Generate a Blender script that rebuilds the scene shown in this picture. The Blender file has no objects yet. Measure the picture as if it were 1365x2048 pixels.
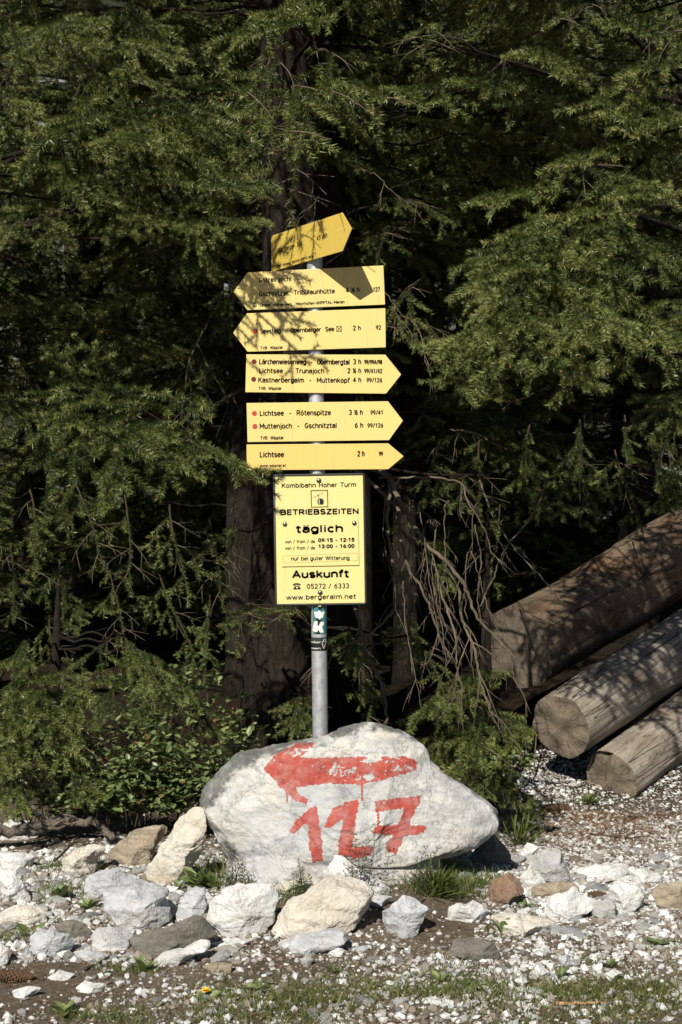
import bpy, bmesh, math, random
import numpy as np
from mathutils import Vector, Matrix, noise
S = bpy.context.scene
COL = S.collection
R = math.radians
# ---------------------------------------------------------------- camera, sky, sun, exposure
F, CAMY, CAMH = 2844.0, -5.7, 1.45
cam = bpy.data.cameras.new('camera'); cam_o = bpy.data.objects.new('camera', cam); COL.objects.link(cam_o)
cam_o.location = (0, CAMY, CAMH); cam_o.rotation_euler = (R(90), 0, 0)
cam.sensor_fit = 'VERTICAL'; cam.sensor_height = 36; cam.lens = 36*F/2048; cam.clip_end = 2000; cam.clip_start = 0.05
S.camera = cam_o
SUN_EL, SUN_AZ = 38.8, 20.3                     # azimuth: degrees to the left of straight behind the camera
w = bpy.data.worlds.new('World'); S.world = w; w.use_nodes = True
wn = w.node_tree.nodes; sky = wn.new('ShaderNodeTexSky'); sky.sky_type = 'NISHITA'; sky.sun_disc = False
sky.altitude = 1500; sky.air_density = 0.8; sky.dust_density = 0.3; sky.sun_elevation = R(SUN_EL); sky.sun_rotation = R(180+SUN_AZ)
bg = next(n for n in wn if n.type == 'BACKGROUND'); bg.inputs['Strength'].default_value = 0.05
w.node_tree.links.new(sky.outputs[0], bg.inputs['Color'])
sl = bpy.data.lights.new('sun', 'SUN'); sl.energy = 5.0; sl.angle = R(0.5); sl.color = (1.0, 0.95, 0.86)
so = bpy.data.objects.new('sun', sl); COL.objects.link(so)
SD = Vector((-math.sin(R(SUN_AZ))*math.cos(R(SUN_EL)), -math.cos(R(SUN_AZ))*math.cos(R(SUN_EL)), math.sin(R(SUN_EL))))
so.rotation_euler = SD.to_track_quat('Z', 'Y').to_euler(); so.location = (-3, -6, 9)
vs = S.view_settings; vs.view_transform = 'Standard'; vs.look = 'None'; vs.exposure = 0.22; vs.gamma = 1; vs.use_curve_mapping = False
# ---------------------------------------------------------------- helpers
def at(px, py, Y):
    D = Y-CAMY
    return Vector(((px-682.5)/F*D, Y, CAMH-(py-1024)/F*D))
def ground_at(px, py, z=0.0):
    """where the sight line through a photo position meets the ground"""
    D = F*CAMH/(py-1024); lo = 3.4
    while lo < D+0.5:
        if CAMH-(py-1024)/F*lo <= gz((px-682.5)/F*lo, lo+CAMY): break
        lo += 0.02
    D = lo-0.01; z = CAMH-(py-1024)/F*D
    return Vector(((px-682.5)/F*D, D+CAMY, z))
def proj(p):
    D = p[1]-CAMY
    return 682.5+F*p[0]/D, 1024-F*(p[2]-CAMH)/D
def tag(o, label=None, cat=None, group=None, kind=None):
    if label: o['label'] = label
    if cat: o['category'] = cat
    if group: o['group'] = group
    if kind: o['kind'] = kind
    return o
def link(name, me, parent=None, loc=None):
    o = bpy.data.objects.new(name, me); COL.objects.link(o)
    if parent: o.parent = parent
    if loc is not None: o.location = loc
    return o
def empty(name, loc, rot=(0, 0, 0)):
    o = bpy.data.objects.new(name, None); COL.objects.link(o); o.location = loc; o.rotation_euler = rot
    o.empty_display_size = 0.1
    return o
def np_mesh(name, V, Fa, mats=(), mi=None, tint=None, smooth=False):
    V = np.asarray(V, dtype=np.float32); Fa = np.asarray(Fa, dtype=np.int32); k = Fa.shape[1]
    me = bpy.data.meshes.new(name)
    me.vertices.add(len(V)); me.vertices.foreach_set('co', V.ravel())
    me.loops.add(Fa.size); me.loops.foreach_set('vertex_index', Fa.ravel())
    me.polygons.add(len(Fa)); me.polygons.foreach_set('loop_start', np.arange(0, Fa.size, k, dtype=np.int32))
    if mi is not None: me.polygons.foreach_set('material_index', np.asarray(mi, dtype=np.int32))
    me.polygons.foreach_set('use_smooth', np.full(len(Fa), smooth))
    for m in mats: me.materials.append(m)
    if tint is not None:
        a = me.attributes.new('tint', 'FLOAT', 'POINT'); a.data.foreach_set('value', np.asarray(tint, dtype=np.float32))
    me.update(calc_edges=True); me.validate()
    return me
class MB:
    """collects triangles (numpy) with material index and a tint value per vertex"""
    def __init__(s): s.V = []; s.F = []; s.M = []; s.T = []; s.n = 0
    def add(s, V, Fa, m=0, t=0.5):
        V = np.asarray(V, dtype=np.float32).reshape(-1, 3); Fa = np.asarray(Fa, dtype=np.int32).reshape(-1, 3)
        s.V.append(V); s.F.append(Fa+s.n); s.M.append(np.full(len(Fa), m)); s.n += len(V)
        s.T.append(np.full(len(V), t) if np.isscalar(t) else np.asarray(t))
    def tube(s, pts, rad, sides=5, m=0, t=0.5, cap=True):
        n = len(pts); rad = rad if hasattr(rad, '__len__') else [rad]*n
        P = [Vector(p) for p in pts]; V = []; ref = Vector((0.31, 0.2, 0.93))
        for i, p in enumerate(P):
            d = (P[min(i+1, n-1)]-P[max(i-1, 0)])
            d = d.normalized() if d.length > 1e-9 else Vector((0, 0, 1))
            a = d.cross(ref)
            if a.length < 1e-3: a = d.cross(Vector((1, 0, 0)))
            a.normalize(); b = d.cross(a)
            for k in range(sides):
                th = 2*math.pi*k/sides
                V.append(p+(a*math.cos(th)+b*math.sin(th))*rad[i])
        Fa = []
        for i in range(n-1):
            for k in range(sides):
                q0 = i*sides+k; q1 = i*sides+(k+1) % sides
                Fa += [(q0, q1, q1+sides), (q0, q1+sides, q0+sides)]
        if cap:
            V.append(P[0]); V.append(P[-1]); c = n*sides
            for k in range(sides):
                Fa += [(c, (k+1) % sides, k), (c+1, (n-1)*sides+k, (n-1)*sides+(k+1) % sides)]
        s.add([tuple(v) for v in V], Fa, m, t)
    def build(s, name, mats, parent=None, smooth=False, loc=None):
        return link(name, s.mesh(name, mats, smooth), parent, loc)
    def mesh(s, name, mats, smooth=False):
        return np_mesh(name, np.concatenate(s.V), np.concatenate(s.F), mats, np.concatenate(s.M), np.concatenate(s.T), smooth)
def extrude_poly(pts, y0, y1):
    """prism of a polygon given in the xz plane between two y values, as a bmesh"""
    bm = bmesh.new()
    f = bm.faces.new([bm.verts.new((x, y0, z)) for x, z in pts])
    r = bmesh.ops.extrude_face_region(bm, geom=[f])
    for v in [g for g in r['geom'] if isinstance(g, bmesh.types.BMVert)]: v.co.y = y1
    bmesh.ops.recalc_face_normals(bm, faces=bm.faces)
    return bm
def bm_obj(name, bm, mats, parent=None, bevel=0, seg=2):
    if bevel:
        bmesh.ops.bevel(bm, geom=bm.edges[:], offset=bevel, segments=seg, affect='EDGES', profile=0.6)
    me = bpy.data.meshes.new(name); bm.to_mesh(me); bm.free()
    for m in (mats if isinstance(mats, (list, tuple)) else [mats]): me.materials.append(m)
    return link(name, me, parent)
# ---------------------------------------------------------------- materials
class NT:
    def __init__(s, name):
        s.m = bpy.data.materials.new(name); s.m.use_nodes = True; s.t = s.m.node_tree
        s.b = next(n for n in s.t.nodes if n.type == 'BSDF_PRINCIPLED')
        s.out = next(n for n in s.t.nodes if n.type == 'OUTPUT_MATERIAL')
    def n(s, typ, props=None, **ins):
        nd = s.t.nodes.new(typ)
        for k, v in (props or {}).items(): setattr(nd, k, v)
        for k, v in ins.items():
            key = int(k[1:]) if k[0] == '_' else k.replace('_', ' ')
            s.set(nd.inputs[key], v)
        return nd
    def set(s, inp, v):
        if isinstance(v, bpy.types.NodeSocket): s.t.links.new(v, inp)
        elif isinstance(v, bpy.types.Node): s.t.links.new(v.outputs[0], inp)
        else: inp.default_value = v
    def ramp(s, fac, stops, interp='LINEAR'):
        nd = s.t.nodes.new('ShaderNodeValToRGB'); nd.color_ramp.interpolation = interp
        e = nd.color_ramp.elements
        while len(e) < len(stops): e.new(0.5)
        for i, (p, c) in enumerate(stops):
            e[i].position = p; e[i].color = (c if hasattr(c, '__len__') else (c, c, c))[:3]+(1,) if hasattr(c, '__len__') else (c, c, c, 1)
        s.set(nd.inputs[0], fac); return nd.outputs[0]
    def noise(s, vec, scale, detail=6, rough=0.6, dist=0):
        return s.n('ShaderNodeTexNoise', Vector=vec, Scale=scale, Detail=detail, Roughness=rough, Distortion=dist).outputs['Fac']
    def mix(s, f, a, b, mode='MIX'):
        nd = s.t.nodes.new('ShaderNodeMix'); nd.data_type = 'RGBA'; nd.blend_type = mode
        s.set(nd.inputs[0], f)
        for i, v in ((6, a), (7, b)):
            if isinstance(v, tuple) and len(v) == 3: v = v+(1,)
            s.set(nd.inputs[i], v)
        return nd.outputs[2]
    def math(s, op, a, b=0.5):
        nd = s.t.nodes.new('ShaderNodeMath'); nd.operation = op; s.set(nd.inputs[0], a); s.set(nd.inputs[1], b); return nd.outputs[0]
    def coord(s, rnd=True, scale=None):
        v = s.n('ShaderNodeTexCoord').outputs['Object']
        if scale: v = s.n('ShaderNodeMapping', Vector=v, Scale=scale).outputs[0]
        if rnd:
            r = s.n('ShaderNodeObjectInfo').outputs['Random']
            r2 = s.n('ShaderNodeVectorMath', {'operation': 'SCALE'}, _0=(17, 31, 53)); s.set(r2.inputs['Scale'], r)
            v = s.n('ShaderNodeVectorMath', {'operation': 'ADD'}, _0=v, _1=r2.outputs[0]).outputs[0]
        return v
    def bump(s, h, strength=0.5, dist=0.01):
        b = s.n('ShaderNodeBump', Strength=strength, Distance=dist, Height=h); s.set(s.b.inputs['Normal'], b.outputs[0])
    def fin(s, col=None, rough=0.7, spec=0.3, metal=0.0):
        if col is not None: s.set(s.b.inputs['Base Color'], col+(1,) if isinstance(col, tuple) and len(col) == 3 else col)
        s.set(s.b.inputs['Roughness'], rough); s.b.inputs['Specular IOR Level'].default_value = spec
        s.set(s.b.inputs['Metallic'], metal); return s.m
def plain(name, col, rough=0.6, spec=0.3, metal=0.0, var=0.06, scale=30):
    t = NT(name); v = t.coord(False); nz = t.noise(v, scale, 4)
    lo = tuple(c*(1-var) for c in col); hi = tuple(min(1, c*(1+var)) for c in col)
    return t.fin(t.ramp(nz, [(0.3, lo), (0.7, hi)]), rough, spec, metal)
def rock_mat(name, a, b, vein, vein_amt=0.5, stain=None, strata=0.0, rough=0.8):
    t = NT(name); v = t.coord(True)
    big = t.noise(v, 5, 8, 0.62, 0.6); mid = t.noise(v, 22, 6, 0.65); fine = t.noise(v, 120, 4, 0.7)
    c = t.mix(t.ramp(big, [(0.32, 0.0), (0.68, 1.0)]), a, b)
    if strata:
        sv = t.n('ShaderNodeMapping', Vector=v, Rotation=(0.5, 0.35, 0), Scale=(4, 6, 40)).outputs[0]
        st = t.noise(sv, 1.2, 5, 0.6, 0.8)
        c = t.mix(t.math('MULTIPLY', t.ramp(st, [(0.45, 0.0), (0.7, 1.0)]), strata), c, vein)
    # soft veins along the bedding, broken up, and a few hairline cracks
    rv = t.n('ShaderNodeMapping', Vector=v, Rotation=(0.4, 0.5, 0.3), Scale=(3, 3, 12)).outputs[0]
    sv2 = t.noise(rv, 2.2, 9, 0.72, 0.25)
    c = t.mix(t.math('MULTIPLY', t.ramp(sv2, [(0.55, 0.0), (0.70, 1.0)]), vein_amt*0.55), c, vein)
    dv = t.n('ShaderNodeVectorMath', {'operation': 'MULTIPLY_ADD'}, _0=t.n('ShaderNodeTexNoise', Vector=v, Scale=14.0, Detail=6.0, Roughness=0.65).outputs['Color'], _1=(0.16, 0.16, 0.16), _2=v).outputs[0]
    w1 = t.n('ShaderNodeTexVoronoi', {'feature': 'DISTANCE_TO_EDGE'}, Vector=dv, Scale=9.0).outputs[0]
    crack = t.ramp(w1, [(0.0, 1.0), (0.022, 0.0)])
    patch = t.ramp(t.noise(v, 8, 3), [(0.53, 0.0), (0.66, 0.8)])
    c = t.mix(t.math('MULTIPLY', t.math('MULTIPLY', crack, patch), vein_amt*0.45), c, vein)
    if stain:
        c = t.mix(t.math('MULTIPLY', t.ramp(t.noise(v, 7.3, 7, 0.7, 0.4), [(0.5, 0.0), (0.72, 1.0)]), 0.75), c, stain)
    c = t.mix(t.ramp(mid, [(0.35, 0.35), (0.6, 0.0)]), c, tuple(x*0.62 for x in a))
    h = t.math('ADD', t.math('ADD', t.math('MULTIPLY', big, 1.0), t.math('MULTIPLY', mid, 0.5)), t.math('MULTIPLY', fine, 0.16))
    h = t.math('SUBTRACT', h, t.math('MULTIPLY', crack, 0.07))
    c = t.mix(t.math('MULTIPLY', t.ramp(t.noise(v, 3.1, 8, 0.7), [(0.5, 0.0), (0.75, 1.0)]), 0.55), c, (0.30, 0.25, 0.18))
    t.bump(h, 0.9, 0.02)
    return t.fin(c, rough, 0.25)
TONES = {
 'white': rock_mat('white_marble', (0.60, 0.60, 0.585), (0.72, 0.715, 0.69), (0.25, 0.26, 0.27), 0.3, (0.62, 0.56, 0.45)),
 'cream': rock_mat('cream_stone', (0.56, 0.51, 0.42), (0.69, 0.65, 0.57), (0.30, 0.24, 0.17), 0.35, (0.46, 0.37, 0.25)),
 'grey': rock_mat('grey_limestone', (0.36, 0.365, 0.36), (0.52, 0.52, 0.51), (0.20, 0.20, 0.20), 0.5, (0.45, 0.41, 0.33), 0.4),
 'blue': rock_mat('blue_grey_marble', (0.44, 0.45, 0.455), (0.62, 0.625, 0.625), (0.24, 0.25, 0.26), 0.5, None, 0.55),
 'tan': rock_mat('tan_stone', (0.34, 0.28, 0.20), (0.46, 0.39, 0.29), (0.12, 0.09, 0.06), 0.8, (0.22, 0.17, 0.11), 0.6),
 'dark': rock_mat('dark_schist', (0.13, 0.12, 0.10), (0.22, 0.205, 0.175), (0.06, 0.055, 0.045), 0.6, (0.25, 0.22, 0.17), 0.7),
 'rust': rock_mat('rust_stone', (0.20, 0.12, 0.075), (0.31, 0.20, 0.13), (0.07, 0.045, 0.03), 0.6, (0.35, 0.27, 0.20)),
}
def boulder_mat():
    t = NT('painted_boulder_marble'); v = t.coord(False)
    big = t.noise(v, 3.2, 9, 0.6, 0.5); mid = t.noise(v, 14, 8, 0.68); fine = t.noise(v, 90, 5, 0.7)
    c = t.mix(t.ramp(big, [(0.36, 0.0), (0.62, 1.0)]), (0.47, 0.48, 0.48), (0.64, 0.625, 0.585))
    c = t.mix(t.math('MULTIPLY', t.ramp(t.noise(v, 4.1, 8, 0.7, 0.6), [(0.5, 0.0), (0.66, 1.0)]), 0.7), c, (0.60, 0.51, 0.37))
    sv = t.n('ShaderNodeMapping', Vector=v, Rotation=(0.3, 0.6, 0.2), Scale=(3, 3, 11)).outputs[0]
    st = t.noise(sv, 2.2, 10, 0.74, 0.3)
    c = t.mix(t.math('MULTIPLY', t.ramp(st, [(0.44, 0.0), (0.66, 1.0)]), 0.85), c, (0.29, 0.295, 0.29))
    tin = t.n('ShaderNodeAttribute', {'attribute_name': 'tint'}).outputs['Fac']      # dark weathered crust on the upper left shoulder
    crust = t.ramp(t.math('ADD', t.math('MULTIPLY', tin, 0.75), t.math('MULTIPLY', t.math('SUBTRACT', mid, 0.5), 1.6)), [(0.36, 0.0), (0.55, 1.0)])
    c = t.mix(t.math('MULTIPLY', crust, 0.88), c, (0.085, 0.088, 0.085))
    dv = t.n('ShaderNodeVectorMath', {'operation': 'MULTIPLY_ADD'}, _0=t.n('ShaderNodeTexNoise', Vector=v, Scale=9.0, Detail=8.0, Roughness=0.68).outputs['Color'], _1=(0.3, 0.3, 0.3), _2=v).outputs[0]
    w1 = t.n('ShaderNodeTexVoronoi', {'feature': 'DISTANCE_TO_EDGE'}, Vector=dv, Scale=4.5).outputs[0]
    crack = t.ramp(w1, [(0.0, 1.0), (0.012, 0.0)])
    patch = t.ramp(t.noise(v, 5.5, 4), [(0.5, 0.0), (0.62, 1.0)])
    c = t.mix(t.math('MULTIPLY', t.math('MULTIPLY', crack, patch), 0.32), c, (0.17, 0.165, 0.15))
    c = t.mix(t.ramp(mid, [(0.36, 0.4), (0.52, 0.0)]), c, (0.40, 0.38, 0.33))
    pa = t.n('ShaderNodeAttribute', {'attribute_name': 'paint'}).outputs['Fac']
    wear = t.n('ShaderNodeAttribute', {'attribute_name': 'wear'}).outputs['Fac']
    chip = t.noise(v, 38, 5, 0.68, 0.3)
    edge = t.math('ADD', pa, t.math('MULTIPLY', t.math('SUBTRACT', t.noise(v, 70, 4), 0.5), 0.7))
    m1 = t.ramp(edge, [(0.46, 0.0), (0.54, 1.0)])
    m2 = t.ramp(t.math('SUBTRACT', chip, t.math('MULTIPLY', wear, 0.21)), [(0.325, 0.0), (0.345, 1.0)])
    pm = t.math('MULTIPLY', m1, m2)
    pm = t.math('MULTIPLY', pm, t.ramp(t.noise(v, 16, 6, 0.7), [(0.35, 0.72), (0.55, 1.0)])); pc = t.mix(t.noise(v, 25, 6, 0.7), (0.33, 0.054, 0.038), (0.50, 0.108, 0.080))
    c = t.mix(pm, c, pc)
    h = t.math('ADD', t.math('ADD', big, t.math('MULTIPLY', mid, 0.55)), t.math('MULTIPLY', fine, 0.16))
    h = t.math('ADD', t.math('SUBTRACT', h, t.math('MULTIPLY', crack, 0.05)), t.math('MULTIPLY', pm, 0.03))
    t.bump(h, 0.9, 0.03)
    return t.fin(c, 0.75, 0.25)
def attr_mat(name, stops, rough=0.5, spec=0.4, transl=0.0, nscale=0):
    t = NT(name); a = t.n('ShaderNodeAttribute', {'attribute_name': 'tint'}).outputs['Fac']
    r = t.n('ShaderNodeObjectInfo').outputs['Random']
    a = t.math('ADD', a, t.math('MULTIPLY', t.math('SUBTRACT', r, 0.5), 0.25))
    c = t.ramp(a, stops); t.fin(c, rough, spec)
    if transl:
        tr = t.n('ShaderNodeBsdfTranslucent', Color=c); mx = t.n('ShaderNodeMixShader', Fac=transl, _1=t.b.outputs[0], _2=tr.outputs[0])
        t.t.links.new(mx.outputs[0], t.out.inputs['Surface'])
    return t.m
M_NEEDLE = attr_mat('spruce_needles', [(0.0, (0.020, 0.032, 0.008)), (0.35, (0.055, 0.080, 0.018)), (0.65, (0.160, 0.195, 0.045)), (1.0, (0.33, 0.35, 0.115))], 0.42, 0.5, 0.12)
M_LEAF = attr_mat('shrub_leaves', [(0.0, (0.055, 0.085, 0.025)), (0.5, (0.155, 0.205, 0.07)), (0.85, (0.27, 0.31, 0.12)), (0.9, (0.20, 0.13, 0.06)), (1.0, (0.26, 0.10, 0.05))], 0.4, 0.45, 0.2)
M_GRASS = attr_mat('grass_blades', [(0.0, (0.04, 0.06, 0.014)), (0.5, (0.10, 0.135, 0.03)), (0.8, (0.18, 0.20, 0.055)), (1.0, (0.32, 0.27, 0.13))], 0.5, 0.3, 0.2)
M_LITTER = attr_mat('brown_litter', [(0.0, (0.07, 0.035, 0.015)), (0.5, (0.17, 0.075, 0.032)), (1.0, (0.30, 0.20, 0.11))], 0.8, 0.2)
M_PEBBLE = attr_mat('pebble_stone', [(0.0, (0.16, 0.13, 0.10)), (0.18, (0.26, 0.22, 0.17)), (0.35, (0.36, 0.355, 0.34)), (0.6, (0.53, 0.525, 0.50)), (1.0, (0.70, 0.69, 0.665))], 0.8, 0.25)
def bark_mat(name, a, b, sc=1.0):
    t = NT(name); v = t.coord(True, (14*sc, 14*sc, 5*sc)); n1 = t.noise(v, 2.2, 8, 0.65, 0.8); n2 = t.noise(v, 9, 5, 0.7)
    t.bump(t.math('ADD', n1, t.math('MULTIPLY', n2, 0.4)), 1.0, 0.03)
    return t.fin(t.mix(t.ramp(n1, [(0.35, 0.0), (0.65, 1.0)]), a, b), 0.9, 0.15)
M_BARK = bark_mat('spruce_bark', (0.012, 0.009, 0.006), (0.042, 0.032, 0.024))
M_TWIG = plain('twig_wood', (0.055, 0.040, 0.024), 0.85, 0.15, var=0.3)
M_BARE = plain('bare_branch_wood', (0.13, 0.102, 0.072), 0.85, 0.15, var=0.35, scale=18)
M_BUD = plain('spruce_bud', (0.30, 0.12, 0.05), 0.6)
def wood_mat(name, a, b, dark, warm):
    t = NT(name); v = t.coord(True); s1 = t.n('ShaderNodeMapping', Vector=v, Scale=(1.6, 14, 14)).outputs[0]
    g = t.noise(s1, 3.0, 8, 0.65, 0.3); big = t.noise(t.n('ShaderNodeMapping', Vector=v, Scale=(1.0, 2.2, 2.2)).outputs[0], 2.6, 6, 0.6, 0.5)
    c = t.mix(t.ramp(g, [(0.3, 0.0), (0.7, 1.0)]), a, b)
    c = t.mix(t.ramp(big, [(0.47, 0.0), (0.66, 0.85)]), c, dark)
    c = t.mix(t.ramp(t.noise(v, 3.3, 5), [(0.55, 0.0), (0.7, 0.6)]), c, warm)
    c = t.mix(t.ramp(t.noise(t.n('ShaderNodeMapping', Vector=v, Scale=(3, 7, 7)).outputs[0], 4, 9, 0.75), [(0.54, 0.0), (0.64, 0.75)]), c, tuple(0.55*x for x in dark))
    c = t.mix(t.ramp(t.noise(v, 60, 4, 0.7), [(0.62, 0.0), (0.72, 0.5)]), c, tuple(min(1, 1.35*x) for x in b))
    s2 = t.n('ShaderNodeMapping', Vector=v, Scale=(0.22, 8, 8)).outputs[0]
    k = t.noise(s2, 2.4, 1, 0.4, 0.0)
    crack = t.ramp(t.math('ABSOLUTE', t.math('SUBTRACT', k, 0.5)), [(0.0, 1.0), (0.008, 0.0)])
    c = t.mix(t.math('MULTIPLY', crack, 0.9), c, (0.03, 0.024, 0.018))
    t.bump(t.math('SUBTRACT', t.math('ADD', t.math('MULTIPLY', g, 0.6), t.math('MULTIPLY', t.noise(v, 40, 6, 0.7), 0.3)), t.math('MULTIPLY', crack, 0.5)), 1.0, 0.025)
    return t.fin(c, 0.8, 0.2)
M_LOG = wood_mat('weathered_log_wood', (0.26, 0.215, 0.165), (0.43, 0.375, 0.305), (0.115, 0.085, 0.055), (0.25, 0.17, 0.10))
M_LOGB = wood_mat('brown_log_wood_shaded', (0.13, 0.095, 0.062), (0.21, 0.155, 0.105), (0.07, 0.045, 0.028), (0.27, 0.13, 0.06))  # brown wood, its colour lowered to imitate the deep shade on it
def end_mat():
    t = NT('log_end_grain'); v = t.coord(False); sx = t.n('ShaderNodeSeparateXYZ', Vector=v)
    yz = t.n('ShaderNodeCombineXYZ', Y=sx.outputs[1], Z=sx.outputs[2]).outputs[0]
    ln = t.n('ShaderNodeVectorMath', {'operation': 'LENGTH'}, _0=yz).outputs['Value']
    dn = t.math('ADD', ln, t.math('MULTIPLY', t.noise(v, 6, 4), 0.05))
    ring = t.math('SINE', t.math('MULTIPLY', dn, 900.0), 0)
    n1 = t.noise(v, 11, 7, 0.65)
    c = t.mix(t.math('ADD', t.math('MULTIPLY', ring, 0.07), t.noise(v, 5, 6, 0.7)), (0.13, 0.10, 0.07), (0.30, 0.245, 0.18))
    c = t.mix(t.ramp(n1, [(0.42, 0.0), (0.62, 0.8)]), c, (0.085, 0.068, 0.05))
    an = t.n('ShaderNodeMath', {'operation': 'ARCTAN2'}, _0=sx.outputs[1], _1=sx.outputs[2]).outputs[0]
    rad_ = t.noise(t.n('ShaderNodeCombineXYZ', X=t.math('MULTIPLY', an, 3.0), Y=t.math('MULTIPLY', ln, 2.5)).outputs[0], 1.3, 3, 0.6)
    rc = t.ramp(t.math('ABSOLUTE', t.math('SUBTRACT', rad_, 0.5)), [(0.0, 1.0), (0.014, 0.0)])
    c = t.mix(t.math('MULTIPLY', rc, 0.85), c, (0.02, 0.016, 0.012))
    c = t.mix(t.ramp(t.noise(v, 45, 4), [(0.6, 0.0), (0.72, 0.6)]), c, (0.33, 0.29, 0.23))
    t.bump(t.math('ADD', n1, t.math('MULTIPLY', ring, 0.02)), 0.9, 0.02)
    return t.fin(c, 0.9, 0.15)
M_END = end_mat()
def yellow(name, col):
    t = NT(name); v = t.coord(True); n1 = t.noise(v, 7, 6, 0.6); n2 = t.noise(v, 260, 2)
    c = t.mix(t.ramp(n1, [(0.4, 0.0), (0.7, 0.5)]), col, (col[0]*0.93, col[1]*0.93, col[2]*1.15))
    c = t.mix(t.ramp(t.noise(v, 90, 3), [(0.70, 0.0), (0.76, 0.55)]), c, (0.22, 0.15, 0.06))
    st = t.noise(t.n('ShaderNodeMapping', Vector=v, Scale=(60, 60, 4)).outputs[0], 1.0, 6, 0.65)
    c = t.mix(t.ramp(st, [(0.55, 0.0), (0.78, 0.28)]), c, (0.30, 0.23, 0.10))
    sc_ = t.noise(t.n('ShaderNodeMapping', Vector=v, Rotation=(0, 0.5, 0), Scale=(4, 4, 150)).outputs[0], 1.0, 3, 0.5)
    c = t.mix(t.ramp(sc_, [(0.68, 0.0), (0.72, 0.22)]), c, (0.9, 0.82, 0.55)); t.bump(n1, 0.25, 0.004)
    return t.fin(c, t.ramp(n1, [(0.3, 0.34), (0.7, 0.5)]), 0.35)
M_YEL = yellow('yellow_sign_enamel', (0.76, 0.59, 0.20)); M_ORA = yellow('orange_yellow_sign_enamel', (0.77, 0.545, 0.155))
M_YEL2 = yellow('gold_sign_enamel', (0.66, 0.475, 0.09)); M_BRD = yellow('pale_yellow_panel', (0.75, 0.655, 0.255))
M_BLACK = plain('black_lettering', (0.012, 0.011, 0.010), 0.5)
M_FRAME = plain('dark_plastic_frame', (0.035, 0.036, 0.028), 0.45, 0.4)
M_RED = plain('red_dot_print', (0.50, 0.045, 0.04), 0.5); M_DRED = plain('dark_red_dot_print', (0.14, 0.02, 0.015), 0.5)
M_PALE = plain('pale_print', (0.60, 0.50, 0.2), 0.5)
def zinc():
    t = NT('galvanised_steel'); v = t.coord(False); vo = t.n('ShaderNodeTexVoronoi', Vector=v, Scale=70.0).outputs['Color']
    n1 = t.noise(t.n('ShaderNodeMapping', Vector=v, Scale=(1, 1, 0.4)).outputs[0], 45, 5)
    c = t.mix(n1, (0.36, 0.38, 0.39), (0.55, 0.57, 0.58)); c = t.mix(0.18, c, vo)
    c = t.mix(1.0, c, t.n('ShaderNodeHueSaturation', Saturation=0.0, Color=c).outputs[0])
    t.bump(n1, 0.1, 0.003)
    return t.fin(c, t.ramp(n1, [(0.3, 0.42), (0.7, 0.6)]), 0.5, 0.55)
M_ZINC = zinc(); M_BOLT = plain('bolt_steel', (0.30, 0.28, 0.27), 0.25, 0.5, 1.0)
M_TEAL = plain('teal_sticker', (0.035, 0.20, 0.20), 0.5); M_STK = plain('black_sticker', (0.015, 0.016, 0.014), 0.4)
M_STKG = plain('dark_green_sticker', (0.035, 0.05, 0.04), 0.4); M_WHT = plain('white_print', (0.78, 0.78, 0.70), 0.5)
def soil():
    t = NT('soil_ground'); v = t.coord(False); a = t.noise(v, 2.2, 8, 0.65, 0.4); b = t.noise(v, 30, 7, 0.7); f = t.noise(v, 240, 4, 0.7)
    c = t.mix(t.ramp(a, [(0.35, 0.0), (0.65, 1.0)]), (0.15, 0.112, 0.075), (0.29, 0.23, 0.165))
    c = t.mix(t.ramp(b, [(0.52, 0.0), (0.62, 0.7)]), c, (0.33, 0.285, 0.22))
    c = t.mix(t.ramp(f, [(0.56, 0.0), (0.68, 0.8)]), c, (0.42, 0.40, 0.36))
    y = t.n('ShaderNodeSeparateXYZ', Vector=v).outputs[1]            # humus under the trees, darkened to put the shade there into the colour
    hum_shade = t.ramp(t.math('ADD', t.math('MULTIPLY', y, 0.4), t.math('MULTIPLY', a, 0.5)), [(0.68, 0.0), (0.85, 1.0)])
    c = t.mix(hum_shade, c, t.mix(b, (0.018, 0.013, 0.008), (0.06, 0.042, 0.025)))
    t.bump(t.math('ADD', b, t.math('MULTIPLY', f, 0.35)), 1.0, 0.03)
    return t.fin(c, 0.95, 0.1)
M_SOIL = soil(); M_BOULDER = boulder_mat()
def hill_mat():
    t = NT('pale_scree'); v = t.coord(False); a = t.noise(v, 0.35, 8, 0.7); b = t.noise(v, 3, 6, 0.7)
    c = t.mix(t.ramp(a, [(0.36, 0.0), (0.46, 1.0)]), (0.36, 0.36, 0.35), (0.035, 0.042, 0.025))
    c = t.mix(t.ramp(b, [(0.5, 0.0), (0.65, 0.7)]), c, (0.03, 0.035, 0.02)); t.bump(b, 0.8, 0.3)
    return t.fin(c, 0.95, 0.1)
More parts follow.
